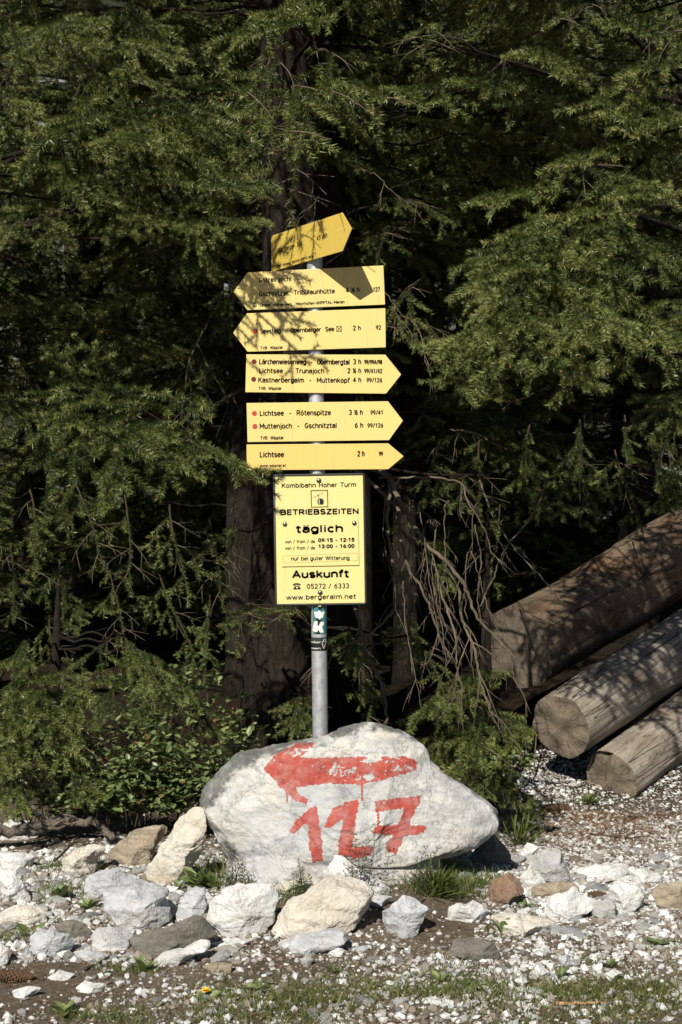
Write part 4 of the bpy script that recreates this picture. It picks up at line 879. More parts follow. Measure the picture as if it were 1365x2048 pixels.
def make_branch(seed, L, droop, hang, dens=1.0, bare=0.0, spread=0.42):
    rng = random.Random(seed); nrng = np.random.default_rng(seed); mb = MB(); W = 0.0029
    axis = grow(rng, Vector((0, 0, 0)), Vector((1, 0, 0.10)), L, droop, 0.06, 16)
    n = len(axis); r0 = 0.0045*L+0.002; mb.tube(axis, [r0+(0.0015-r0)*i/(n-1) for i in range(n)], 5, m=0)
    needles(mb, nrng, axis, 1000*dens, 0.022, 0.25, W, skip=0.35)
    k = int(L/0.088); side = 1
    for j in range(k):
        s = 0.08+0.92*(j+rng.random()*0.8)/k; i = min(n-2, int(s*(n-1))); f = s*(n-1)-i
        p = axis[i].lerp(axis[i+1], min(1, f)); T = (axis[i+1]-axis[i]).normalized(); side = -side
        l1 = L*spread*(1.0-0.80*s)*rng.uniform(0.55, 1.25)+0.05
        if s < 0.3: l1 *= rng.uniform(0.35, 0.9)
        sd = Vector((-T.y, T.x, 0)).normalized()*side; up = Vector((0, 0, rng.uniform(-0.16, 0.16)))
        d = T*rng.uniform(0.55, 1.0)+sd*rng.uniform(0.6, 0.95)+up
        if rng.random() < hang: d = T*0.4+sd*rng.uniform(-0.5, 0.5)+Vector((0, 0, -1)); l1 *= 0.75
        g = droop*rng.uniform(0.6, 1.6); isbare = rng.random() < bare
        pts = grow(rng, p, d, l1, g, 0.10, 7)
        mb.tube(pts, [0.0024-0.0014*q/7 for q in range(8)], 4, m=3 if isbare else 0, cap=False)
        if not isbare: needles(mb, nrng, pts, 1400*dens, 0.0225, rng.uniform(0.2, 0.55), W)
        if rng.random() < 0.14 and not isbare: bud(mb, pts[-1], pts[-1]-pts[-2])
        k2 = int(l1/0.062); s2 = 1
        for jj in range(1, k2+1):
            t = (jj-rng.random()*0.5)/(k2+1); ii = min(6, int(t*7)); pp = pts[ii].lerp(pts[ii+1], t*7-ii); TT = (pts[ii+1]-pts[ii]).normalized(); s2 = -s2
            b = TT.cross(Vector((0, 0, 1)))
            if b.length < 0.2: b = Vector((rng.uniform(-1, 1), rng.uniform(-1, 1), 0))
            b.normalize(); l2 = min(0.15, l1*0.55)*(1.1-0.6*t)*rng.uniform(0.45, 1.15)+0.03
            dd = TT*rng.uniform(0.6, 1.0)+b*s2*0.8+Vector((0, 0, rng.uniform(-0.22, 0.18)))
            sub = grow(rng, pp, dd, l2, g*0.4, 0.10, 3)
            mb.tube(sub, [0.0014, 0.0012, 0.001, 0.0008], 3, m=3 if isbare else 0, cap=False)
            if not isbare: needles(mb, nrng, sub, 1500*dens, 0.0225, rng.uniform(0.3, 0.7), W)
            if rng.random() < 0.05 and not isbare: bud(mb, sub[-1], sub[-1]-sub[-2], 0.0035)
    return mb.mesh('branch', [M_TWIG, M_NEEDLE, M_BUD, M_BARE])
SHORT = [make_branch(101+i, 0.42, 0.10+0.12*i, 0.12, spread=0.55) for i in range(3)]
MID = [make_branch(201+i, 0.72, 0.12+0.16*i, 0.12+0.10*i, spread=0.48) for i in range(4)]
LONG = [make_branch(301+i, 1.10, 0.18+0.16*i, 0.12+0.1*i, spread=0.42) for i in range(3)]
HANGY = [make_branch(401+i, 0.75, 0.65, 0.6, spread=0.40) for i in range(2)]
SPARSE = [make_branch(501+i, 0.75, 0.5, 0.25, dens=0.5, bare=0.4, spread=0.42) for i in range(3)]
BARE = [make_branch(601+i, 0.9, 0.5, 0.3, dens=0.3, bare=0.9, spread=0.35) for i in range(2)]
VERT = {id(m): L for ms, L in ((SHORT, .42), (MID, .72), (LONG, 1.1), (HANGY, .75), (SPARSE, .75), (BARE, .9)) for m in ms}
class Tree:
    def __init__(s, px, Y, H, r, label, seed, group='spruce trees behind the signpost', lean=(0, 0)):
        s.rng = random.Random(seed); b = at(px, 1024, Y); z0 = gz(b.x, b.y) if abs(b.x) < 6 and b.y < 9 else 0.3
        s.base = Vector((b.x, b.y, z0-0.05)); s.H = H; s.r = r; s.lean = lean; s.mb = MB(); s.nb = 0
        s.root = tag(empty('spruce_tree', s.base), label, 'spruce', group)
        pts = [s.axis(z)-s.base for z in np.linspace(0, H, 36)]
        rad = [r*(1-z/H)**0.9+0.006+(0.35*r*math.exp(-z/0.22)) for z in np.linspace(0, H, 36)]
        s.mb.tube(pts, rad, 18)
    def axis(s, z):
        return s.base+Vector((s.lean[0]*z+0.03*math.sin(z*1.3+s.base.x*5), s.lean[1]*z, z))
    def limb(s, p, rad=None):
        """wood from the trunk to a branch base at world point p"""
        z = max(0.3, p.z-s.base.z-0.05); a = s.axis(z); d = (Vector(p)-a).length
        if d < 0.05: return
        r0 = rad or min(0.0075, 0.004+0.0025*d); mid = (a+Vector(p))/2+Vector((s.rng.uniform(-.08, .08)*d, s.rng.uniform(-.08, .08)*d, s.rng.uniform(-0.22, 0.10)*d))
        q = Vector(p); s.mb.tube([a*(1-u)**2+mid*2*u*(1-u)+q*u*u-s.base+Vector((0, 0, 0.02*math.sin(9*u+d*7)*(0.2 < u < 0.95))) for u in np.linspace(0, 1, 11)], [r0*(1.5-0.8*u) for u in np.linspace(0, 1, 11)], 6, m=0)
    def branch(s, p, tip, kind=None, roll=None, limb=True, sc=1.0):
        p = Vector(p); v = Vector(tip)-p; L = v.length; pool = kind or (SHORT if L < 0.55 else MID if L < 0.92 else LONG)
        me = s.rng.choice(pool); L0 = VERT[id(me)]
        q = v.to_track_quat('X', 'Z'); o = bpy.data.objects.new('branch', me); COL.objects.link(o); o.parent = s.root
        o.location = p-s.base; o.rotation_mode = 'QUATERNION'
        rl = roll if roll is not None else s.rng.uniform(-0.35, 0.35)
        from mathutils import Quaternion
        o.rotation_quaternion = q @ Quaternion((0, 1, 0), -0.18) @ Quaternion((1, 0, 0), rl)
        k = min(1.35, max(0.75, L/L0*1.1))*sc; o.scale = (k, k, k); s.nb += 1
        if limb: s.limb(p)
        return o
    def finish(s):
        s.mb.build('trunk', [M_BARK, M_TWIG], s.root, smooth=True)
SIGNBOX = (455, 425, 815, 1480)
def clear(p, tip, sunny=True):
    """True if a branch from p to tip neither hides the signs or boulder nor shades them"""
    for k in range(7):
        c = Vector(p).lerp(Vector(tip), k/6)
        for dz in (0.0, -0.22):
            for dx in (-0.15, 0, 0.15):
                q = c+Vector((dx, 0, dz))
                if q.y < 0.12:
                    x, y = proj(q)
                    if 440 < x < 830 and 400 < y < 1800: return False
                    if sunny:
                        t = -q.y/(-SD.y) if q.y < 0 else 0
                        h = q-SD*(q.y/SD.y); hx, hy = proj(h)
                        if 540 < hx < 830 and 400 < hy < 1800: return False
                        h = q-SD*((q.y+0.5)/SD.y); hx, hy = proj(h)
                        if q.y < -0.5 and hy > 1380: return False
    return True
def whorls(t, z0, z1, Lmax, per, ymin, step=0.32, sc=1.0):
    """generic crown: whorls of branches up the trunk; branches reaching nearer than ymin(z) are left out"""
    z = z0
    while z < z1 and t.nb < 96:
        L = Lmax*(1-(z/t.H))**0.8; n = per
        a0 = t.rng.uniform(0, 360)
        for k in range(n):
            if t.nb >= 96: break
            a = R(a0+360*k/n+t.rng.uniform(-18, 18)); l = L*t.rng.uniform(0.45, 1.1)
            if l < 0.25: continue
            dr = Vector((math.cos(a), math.sin(a), t.rng.uniform(-0.42, -0.12))).normalized()
            c = t.axis(z); bl = min(l*0.5, 1.1); p = c+dr*(l-bl); tip = c+dr*l
            ym = ymin(tip) if callable(ymin) else ymin
            if tip.y < ym or not clear(p, tip): continue
            t.branch(p, tip, sc=sc)
        z += step*t.rng.uniform(0.8, 1.2)
def ymin_near(tip):
    """crown shape set for shade: unseen overhanging boughs high up, an open hollow below them"""
    fwd = -1.0-max(0, tip.z-3.6) if tip.x > 0.2 else -0.45-max(0, tip.z-3.8)*0.6
    if tip.z > 2.35+0.36*(tip.y+5.7): return fwd                      # unseen overhanging boughs, put there to shade the hollow
    return max(fwd, (5.9-tip.z)/0.855-0.4)                            # the hollow below it
T1 = Tree(572, 2.1, 9, 0.21, 'spruce with the thick dark trunk directly behind the post, bare limbs arching to the right', 1)
T2 = Tree(-230, 2.2, 8.5, 0.15, 'spruce on the left with layered sunlit boughs in the upper left corner', 2)
T3 = Tree(700, 4.6, 8.5, 0.15, 'shaded spruce hidden behind the notice board, farther back than the thin spruce', 3)
def jit(rng, e, dy):
    return tuple(v+rng.uniform(-30, 30) if i % 3 != 2 else v+dy+rng.uniform(-.1, .1) for i, v in enumerate(e))
CL_A = [(190,120,.5,330,30,-.1),(190,130,.5,90,180,-.2),(190,140,.5,235,210,-.3),(190,235,.5,70,340,-.3),(200,235,.5,300,310,-.35),(205,235,.4,400,265,-.25),(260,240,.4,475,300,-.2),
 (230,330,.4,300,410,-.3),(190,345,.5,95,400,-.3),(300,345,.3,440,395,-.35),(270,300,.1,385,360,-.5),(270,370,.1,400,475,-.5),(300,440,.1,425,560,-.5),(20,40,.4,35,140,-.1),(0,170,.4,20,270,-.1),(150,60,.5,100,90,-.1),(270,380,.3,260,470,-.1),(120,420,.5,60,480,0),(360,430,.5,400,530,.2)]
CL_B = [(600,60,.9,480,110,.1),(640,100,.9,700,190,.1),(650,180,.9,560,260,.2),(640,180,.9,790,200,.1),(580,250,.9,470,320,.1),(600,280,.9,570,380,.15),(600,170,.4,600,260,-.4),(560,120,.3,560,210,-.45)]
CL_C = [(1150,480,.7,1290,385,.0),(1180,520,.8,880,560,0),(1150,520,.7,1000,600,-.2),(1150,520,.7,1080,640,-.3),(1200,530,.8,1290,560,0),(1200,500,.8,1310,490,.1),(1100,640,.6,950,690,-.1),(1100,650,.6,1020,750,-.2),(1200,650,.8,1350,660,0),(1200,660,.8,1310,745,0),
 (1100,560,.7,920,650,-.1),(1000,720,.6,860,730,.1),(990,770,.6,900,800,.05),(1100,690,.6,1120,790,-.05),(1050,540,.6,980,530,-.1),(1365,780,.8,1340,870,.3),(1230,600,.7,1250,690,-.1),(1130,440,.8,1120,520,.1)]
CL_D = [(1330,100,.6,1265,190,0),(1340,180,.6,1255,290,0),(1350,240,.6,1340,340,0),(1200,320,.8,1090,330,.1),(1000,170,.8,920,200,.1),(1080,395,.8,900,405,.1),(1100,340,.8,1165,360,.1),(1080,110,.9,1130,150,.2),(900,60,.8,850,60,.2),(1200,20,.8,1150,40,.2),(1280,30,.7,1280,90,.2),(900,190,.8,830,195,.3),(1365,10,.6,1320,60,.1),(1250,230,.8,1220,270,.1)]
CL_E = [(320,840,.4,80,770,-.1),(330,860,.4,10,870,-.2),(300,870,.4,150,950,-.3),(310,880,.4,430,975,-.2),(300,860,.4,285,985,-.35),(330,840,.4,360,815,-.1),(320,850,.4,215,925,-.3),(250,840,.3,150,830,-.15)]
CL_F = [(250,1270,1.,150,1350,.5),(230,1260,1.,310,1380,.5),(250,1290,1.,390,1410,.5),(100,1320,1.,0,1430,.4),(180,1390,1.,40,1470,.3),(160,1440,1.,0,1540,.3),(150,1500,1.,150,1610,.3),(80,1480,1.,20,1620,.25),(90,1420,1.,90,1540,.3),(60,1280,1.,40,1340,.5),(120,1400,1.1,200,1500,.5),(300,1400,1.1,330,1500,.5),(60,1380,1.1,-20,1490,.3),(280,1340,1.1,250,1440,.5),(360,1360,1.2,420,1470,.6),(140,1340,1.1,120,1440,.45)]
CL_G = [(960,1380,1.,880,1440,.4),(980,1420,1.,940,1540,.3),(980,1450,1.,1000,1580,.45),(960,1450,1.,890,1530,.3),(990,1520,1.,1040,1615,.5),(940,1400,1.,1000,1500,.3),(1000,1480,.9,970,1590,.35)]
CL_H = [(705,1250,1.,690,1335,.5),(745,1290,.9,760,1420,.5),(620,1395,.8,560,1430,.3),(640,1380,.8,600,1470,.25),(820,1270,1.,850,1330,.6)]
CL_S = [(800,450,1.,735,490,.6),(840,560,.9,790,650,.4),(850,640,.9,880,720,.4),(760,400,1.,860,420,.5),(480,560,1.2,440,640,.8),(950,950,1.,900,1000,.5),(430,740,.9,380,790,.5),(520,1200,.6,470,1240,.3),(660,1240,.7,560,1215,.4),(480,1060,.8,460,1110,.4)]
rj = random.Random(99)
def place(t, lst, kind=None, dup=0, limb=True, dy=0.35, only=0, nodes=None, trunk=True):
    """boughs of one cluster; nodes are the forks where a main limb splits into them"""
    N = [at(*q) for q in nodes] if nodes else []
    if trunk and not only:
        for q in N: t.limb(q, 0.013)
    for e in lst:
        for j in ([only] if only else range(dup+1)):
            f = e if j == 0 else jit(rj, e, dy*j)
            p, q = at(*f[:3]), at(*f[3:])
            if j > 0 and not clear(p, q): continue
            t.branch(p, q, kind, limb=limb and not N)
            if N:
                o = min(N, key=lambda c: (c-p).length); mid = (o+p)/2+Vector((0, 0, -0.03))
                t.mb.tube([o-t.base, mid-t.base, p-t.base], [0.008, 0.006, 0.005], 5, m=0)
NA = [(185,135,.55),(195,245,.5),(300,345,.35),(30,120,.45),(150,420,.55)]; NB = [(625,70,.95),(620,260,.95)]; NC = [(1170,520,.8),(1110,655,.7),(1000,755,.65),(1240,620,.8)]; ND = [(1345,170,.65),(1120,360,.85),(1010,120,.9),(1240,40,.8)]; NE = [(320,852,.45)]
place(T2, CL_A[:13], MID+LONG[:1], nodes=NA); place(T2, CL_A[13:], HANGY+MID[2:], nodes=NA, trunk=False); place(T2, CL_A[::5], dy=.5, only=1, nodes=NA)
place(T1, CL_B, SPARSE+MID[:1], nodes=NB)
T4 = Tree(1610, 2.3, 8, 0.13, 'spruce at the right edge whose sunlit boughs hang above the logs', 4)
place(T4, CL_D, SHORT+SPARSE, nodes=ND)
place(T4, CL_C, nodes=NC); place(T4, CL_C[::5], dy=.5, only=1, nodes=NC)
place(T1, CL_E, nodes=NE, trunk=False)
CL_I = [(60,980,1.8,90,1140,1.3),(150,960,1.9,190,1110,1.4),(250,990,1.9,270,1150,1.4),(340,1010,1.9,340,1170,1.4),(420,1040,1.9,440,1190,1.5),(20,1090,1.8,40,1230,1.4),(120,1120,1.9,130,1260,1.4),(220,1140,1.9,240,1280,1.5),(320,1150,1.9,350,1300,1.5),(420,1190,1.9,420,1330,1.6),(470,1000,1.9,480,1120,1.5),(-20,940,1.8,-10,1080,1.4),(100,1230,1.9,90,1350,1.5),(380,1280,1.9,400,1410,1.6),(290,1300,1.9,290,1420,1.6)]
place(T2, CL_I[:7], HANGY+SPARSE, limb=False); place(T1, CL_I[7:], HANGY+SPARSE, limb=False)
CL_J = [(880,880,2.4,860,1000,1.9),(960,880,2.6,950,1000,2.0),(1060,850,2.8,1050,980,2.2),(1160,840,2.8,1170,960,2.3),(1250,830,2.8,1260,950,2.4),(1350,860,2.8,1350,980,2.4),(820,1000,2.2,820,1120,1.8),(900,1060,2.4,890,1180,1.9),(1000,1010,2.8,1000,1130,2.3),(720,1260,2.2,720,1380,1.8),(830,1200,2.2,830,1340,1.8),(1130,900,2.2,1150,1010,1.7),(1230,900,2.2,1250,1030,1.7),(1310,890,2.2,1330,1020,1.7),(1380,850,2.0,1370,960,1.6)]
T5 = Tree(110, 1.35, 1.15, 0.05, 'young spruce low on the left behind the white rocks with yellow green hanging twigs', 5, 'young spruces at the forest edge')
place(T5, CL_F, HANGY+SPARSE[:1]+MID[3:])
T6 = Tree(985, 1.15, 1.5, 0.04, 'low bushy young spruce between the painted boulder and the logs', 6, 'young spruces at the forest edge')
place(T6, CL_G, HANGY+SPARSE[:1]+MID[2:3], dup=1, dy=0.15)
place(T1, CL_H, SPARSE+HANGY, dup=0); place(T1, CL_S, SPARSE, dup=0)
T7 = Tree(665, 2.9, 9.5, 0.14, 'thin spruce added behind the post, its unseen high boughs shading the wood', 7)  # extra tree, added so that its high boughs shade the wood
place(T7, CL_J, HANGY+SPARSE, limb=False)
whorls(T7, 3.9, 8.6, 5.6, 10, ymin_near, sc=1.3, step=.26); T7.finish()
whorls(T1, 3.9, 8.3, 5.0, 10, ymin_near, sc=1.3, step=.26); whorls(T2, 3.9, 8.3, 5.0, 10, ymin_near, sc=1.3, step=.26); whorls(T3, 3.9, 8.3, 3.5, 8, ymin_near, sc=1.25, step=.26); whorls(T4, 3.9, 8.3, 6.0, 11, ymin_near, sc=1.3, step=.26)  # crowns above the frame, boughs lengthened to shade the wood below
for i, (px, Y, H, lab) in enumerate([
    (500, 4.3, 9, 'shaded spruce in the dark gap left of the signs'), (830, 5.0, 9, 'shaded spruce in the dark gap right of the signs, behind the bare limbs'),
    (1280, 4.9, 9, 'shaded spruce standing behind the log stack'), (-90, 4.3, 9, 'shaded spruce at the left edge behind the lit boughs'),
    (620, 5.2, 9, 'shaded spruce deep in the wood behind the signpost'), (1140, 6.0, 10, 'shaded spruce deep in the wood above the logs'), (180, 6.2, 10, 'shaded spruce deep in the wood on the left'), (1480, 5.4, 10, 'shaded spruce deep in the wood beyond the right edge'), (760, 6.5, 10, 'far spruce in the wood seen right of the signs'), (430, 7.0, 10, 'far spruce in the wood seen left of the signs'), (1250, 7.2, 10, 'far spruce in the wood on the right'), (60, 7.4, 10, 'far spruce in the wood on the left'), (940, 8.5, 11, 'farthest spruce in the wood, right of the middle'), (-130, 5.4, 10, 'shaded spruce deep in the wood beyond the left edge')]):
    t = Tree(px, Y, H, 0.15, lab, 40+i, 'shaded spruces deeper in the wood')
    whorls(t, 0.4, 6.0, 2.4, 7, ymin_near, step=0.40, sc=1.25); t.finish()
rb = random.Random(5)
for k in range(18):
    t = Tree(-350+k*118+rb.uniform(-30, 30), 9.2+1.6*(k % 2)+rb.uniform(-.4, .4), 10.5, 0.13, 'shaded spruce in the dark depth of the wood, half lost behind the nearer trees', 70+k, 'spruces lost in the dark depth of the wood')
    whorls(t, 0.3, 6.0, 2.2, 7, 8.2, step=0.55, sc=1.35); t.finish()
for t in (T2, T3, T4, T5, T6): t.finish()
# bare limbs of the middle spruce (parts of it)
def bare(t, ptspx, r0, r1, twigs=6, seed=0, name='bare_limb', tl=0.22, mat=None):
    rng = random.Random(seed+900); P = [at(*p) for p in ptspx]; fine = []
    for i in range(len(P)-1):
        p0 = P[max(0, i-1)]; p1 = P[i]; p2 = P[i+1]; p3 = P[min(len(P)-1, i+2)]
        for k in range(8):
            u = k/8; fine.append(0.5*((2*p1)+(p2-p0)*u+(2*p0-5*p1+4*p2-p3)*u*u+(3*p1-p0-3*p2+p3)*u*u*u))
    fine.append(P[-1]); n = len(fine); fine = [p+Vector((rng.gauss(0, .0025), rng.gauss(0, .0025), rng.gauss(0, .0025))) for p in fine]
    r0 *= 0.6; r1 *= 0.6; twigs = max(2, int(twigs*0.7)); mb = MB(); mb.tube([p-t.base for p in fine], [r0+(r1-r0)*i/(n-1) for i in range(n)], 8)
    for j in range(twigs):
        i = rng.randrange(int(n*0.25), n); T = (fine[min(n-1, i+1)]-fine[max(0, i-1)]).normalized()
        d = T*0.8+Vector((rng.uniform(-1, 1), rng.uniform(-.6, .6), rng.uniform(-.9, .5)))*0.8; l = tl*rng.uniform(0.3, 1.1)
        tw = grow(rng, fine[i]-t.base, d, l, 0.5, 0.18, 6); rr = max(0.0016, min(0.004, r1*0.8)); mb.tube(tw, [rr-(rr-0.0008)*q/6 for q in range(7)], 5)
        for _ in range(3):
            ii = rng.randrange(1, 6); t2 = grow(rng, tw[ii], (tw[ii+1]-tw[ii]).normalized()+Vector((rng.uniform(-1, 1), rng.uniform(-1, 1), rng.uniform(-1, .3)))*0.7, l*0.4, 0.3, 0.2, 4); mb.tube(t2, [0.0013, 0.0012, 0.001, 0.0008, 0.0006], 4)
    return mb.build(name, [mat or M_BARE], t.root, smooth=True)
bare(T1, [(640,900,.9),(765,940,.5),(800,1000,.4),(850,1085,.35),(900,1130,.3),(935,1185,.3),(955,1235,.3),(1010,1295,.3),(1030,1360,.3)], 0.021, 0.006, 12, 1)
bare(T1, [(640,920,.9),(770,950,.5),(775,1040,.4),(783,1110,.4),(795,1180,.4),(785,1225,.4),(730,1275,.4),(670,1300,.4),(655,1345,.4)], 0.014, 0.004, 8, 2)
bare(T1, [(700,930,.7),(790,1010,.5),(800,1060,.45),(815,1130,.4),(850,1190,.4),(875,1260,.4),(890,1310,.45)], 0.014, 0.006, 6, 3)
bare(T1, [(860,1110,.42),(875,1150,.38),(890,1210,.35),(910,1270,.3),(915,1340,.3),(930,1385,.3)], 0.010, 0.006, 10, 4)
bare(T1, [(895,1135,.34),(918,1180,.36),(925,1240,.36),(950,1300,.3),(960,1360,.28),(985,1430,.28)], 0.012, 0.008, 12, 5, tl=0.3)
bare(T1, [(700,1190,.8),(718,1240,.6),(735,1310,.6),(765,1370,.6),(775,1450,.6)], 0.014, 0.010, 6, 6)
bare(T1, [(1100,950,1.4),(1070,1020,1.2),(1010,1100,1.1),(985,1160,1.1),(960,1215,1.1)], 0.007, 0.006, 3, 7)
bare(T1, [(960,960,1.2),(985,1030,1.1),(1020,1085,1.0),(1060,1130,.9),(1130,1210,.9)], 0.009, 0.006, 4, 8)
bare(T1, [(600,720,1.6),(520,760,1.2),(450,800,.9),(405,835,.7),(380,862,.6),(345,868,.5),(295,845,.4)], 0.020, 0.014, 8, 9, tl=0.3, mat=M_TWIG)
bare(T1, [(760,955,.6),(850,955,.5),(920,965,.5),(935,1000,.4),(970,1060,.4),(985,1110,.4)], 0.010, 0.003, 9, 10, tl=0.2)
bare(T1, [(1100,520,1.2),(1060,510,.9),(1090,512,.6),(1150,508,.5)], 0.008, 0.006, 3, 11)
bare(T1, [(1100,770,1.),(1040,800,.6),(1000,800,.4),(970,780,.3)], 0.007, 0.004, 5, 12)
bare(T1, [(420,640,1.0),(380,720,.8),(370,800,.8)], 0.006, 0.003, 8, 13, tl=0.3)
for k, (a, b) in enumerate((((820,640),(850,720)), ((740,560),(800,640)), ((700,330),(780,380)), ((640,390),(600,440)), ((900,860),(985,885)), ((1290,860),(1365,950)), ((240,330),(240,400)), ((820,1010),(870,1060)))):
    bare(T1, [(a[0], a[1], .7), ((a[0]+b[0])/2+8, (a[1]+b[1])/2-8, .6), (b[0], b[1], .5)], 0.005, 0.002, 7, 30+k, tl=0.18)
rk = random.Random(31)
for k in range(14):      # fine hanging tangle of dead twigs right of the post
    x0, y0 = rk.uniform(770, 960), rk.uniform(960, 1180); dx = rk.uniform(0, 60); h = rk.uniform(140, 300); Y = rk.uniform(.3, .8)
    bare(T1, [(x0, y0, Y), (x0+dx*.2+rk.uniform(-12, 12), y0+h*.35, Y), (x0+dx*.6, y0+h*.7, Y-.05), (x0+dx, y0+h, Y-.05)], 0.0045, 0.002, 6, 60+k, tl=0.14)
T1.finish()
#PLANTS
# ---------------------------------------------------------------- shrubs, weeds, grass
def leaf(mb, p, d, ln, wd, t, rng, m=0):
    d = d.normalized(); s = d.cross(Vector((rng.uniform(-.5, .5), rng.uniform(-.5, .5), 1)))
    if s.length < 0.1: s = Vector((1, 0, 0))
    s.normalize(); n = s.cross(d)
    prof = ((0, 0), (0.22, 0.72), (0.5, 1.0), (0.78, 0.78), (1, 0)); V = []
    mid = [p+d*ln*u-n*ln*0.12*u*u for u, _ in prof]
    for (u, w_), c in zip(prof, mid): V += [c+s*wd/2*w_+n*wd*0.14*w_, c, c-s*wd/2*w_+n*wd*0.14*w_]
    T = []
    for i in range(4):
        a = i*3; b = a+3
        T += [(a, a+1, b+1), (a, b+1, b), (a+1, a+2, b+2), (a+1, b+2, b+1)]
    mb.add([tuple(v) for v in V], T, m, t)
def shrub(px, py, Y, h, spread, nst, label, seed, ln=0.040, red=0.03, name='shrub'):
    rng = random.Random(seed); b = at(px, py, Y); base = Vector((b.x, b.y, b.z)); root = empty(name, base); tag(root, label, 'shrub', 'leafy shrubs at the forest edge')
    st = MB(); lf = MB()
    for i in range(nst):
        a = rng.uniform(0, 6.28); o = Vector((math.cos(a), math.sin(a)*0.6, 0))*spread*rng.random()**0.5
        pts = grow(rng, o*0.5, Vector((o.x*1.2+rng.uniform(-.2, .2), o.y, 1.2*h)), h*rng.uniform(0.6, 1.1), 0.25, 0.16, 10)
        st.tube(pts, [0.003-0.0022*k/10 for k in range(11)], 5)
        for q in range(rng.randint(2, 4)):
            ii = rng.randrange(2, 9); tw = grow(rng, pts[ii], Vector((rng.uniform(-1, 1), rng.uniform(-1, .6), rng.uniform(-.1, .8))), h*rng.uniform(.15, .38), 0.3, 0.2, 6); st.tube(tw, 0.0011, 4)
            for k in range(1, 7):
                for _ in range(2): leaf(lf, tw[k], Vector((rng.uniform(-1, 1), rng.uniform(-1.2, .5), rng.uniform(-.4, .7))), ln*rng.uniform(.6, 1.15), ln*rng.uniform(.45, .65), rng.uniform(.88, 1) if rng.random() < red else rng.uniform(.15, .75), rng)
        for k in range(3, 11):
            for _ in range(2): leaf(lf, pts[k], Vector((rng.uniform(-1, 1), rng.uniform(-1.2, .5), rng.uniform(-.3, .8))), ln*rng.uniform(.6, 1.2), ln*rng.uniform(.45, .65), rng.uniform(.88, 1) if rng.random() < red else rng.uniform(.15, .75), rng)
    st.build('stems', [M_TWIG], root); lf.build('foliage', [M_LEAF], root)
shrub(225, 1645, .7, 0.34, 0.16, 7, 'round leaved shrub behind the brown layered rock', 1)
shrub(320, 1640, .5, 0.42, 0.16, 8, 'dense round leaved shrub left of the leaning pale stone', 2)
shrub(400, 1640, .5, 0.48, 0.13, 8, 'taller leafy shrub beside the left flank of the boulder', 3)
shrub(150, 1640, .8, 0.30, 0.16, 5, 'low leafy shrub above the driftwood root', 4)
shrub(340, 1500, .6, 0.55, 0.08, 4, 'tall thin leafy shrub rising into the shade left of the trunk', 5, 0.034, 0.02)
shrub(190, 1655, .62, 0.46, 0.14, 8, 'bright leafy shrub right behind the driftwood root', 13)
shrub(270, 1650, .6, 0.42, 0.13, 8, 'low bright shrub behind the cream rock and the brown layered rock', 14)
shrub(440, 1630, .1, 0.48, 0.07, 5, 'slim leafy shrub touching the left shoulder of the boulder', 15)
shrub(60, 1650, .6, 0.34, 0.15, 7, 'leafy shrub behind the rounded white rock at the left edge', 16)
shrub(230, 1570, 1.3, 0.55, 0.22, 9, 'shaded leafy undergrowth behind the hanging spruce twigs on the left', 10)
shrub(380, 1560, 1.4, 0.55, 0.2, 9, 'shaded leafy undergrowth left of the thick spruce trunk', 11)
shrub(90, 1570, 1.3, 0.5, 0.2, 8, 'shaded leafy undergrowth at the far left behind the young spruce', 12)
shrub(285, 1590, .5, 0.30, 0.15, 6, 'leafy shrub under the hanging spruce twigs', 6)
shrub(462, 1500, .55, 0.32, 0.03, 1, 'single leafy stem with reddish lower leaves beside the spruce trunk', 7, 0.036, 0.3)
shrub(1040, 1540, .3, 0.12, 0.05, 3, 'few round leaves poking out of the young spruce near the logs', 8, 0.03, 0)
shrub(410, 190, .4, 0.10, 0.05, 3, 'clump of broad leaves caught high in the shade of the left spruce', 9, 0.035, 0)
GR = MB()
def tuft(px, py, n, h, rad, seed, dry=0.1, wd=0.0045):
    rng = random.Random(seed)
    for _ in range(n):
        g = ground_at(px+rng.gauss(0, rad), py+rng.gauss(0, rad*0.32)); b = Vector((g.x, g.y, gz(g.x, g.y)-0.004)); l = h*rng.uniform(.45, 1.15)
        d = Vector((rng.gauss(0, .4), rng.gauss(0, .4), 1)).normalized(); s = Vector((rng.uniform(-1, 1), rng.uniform(-1, 1), 0)).normalized()*wd*rng.uniform(.5, 1); dr = Vector((d.x, d.y, 0))*rng.uniform(.3, 1.2)
        V = []
        for k in range(5):
            u = k/4; c = b+d*l*u+(dr-Vector((0, 0, .35)))*l*u*u*0.7; w_ = (1-u**1.5); V += [c+s*w_/2, c-s*w_/2]
        T = []
        for k in range(4): a = 2*k; T += [(a, a+1, a+3), (a, a+3, a+2)]
        t = rng.uniform(.85, 1) if rng.random() < dry else rng.uniform(.15, .75)
        GR.add([tuple(v) for v in V], T, 0, t)
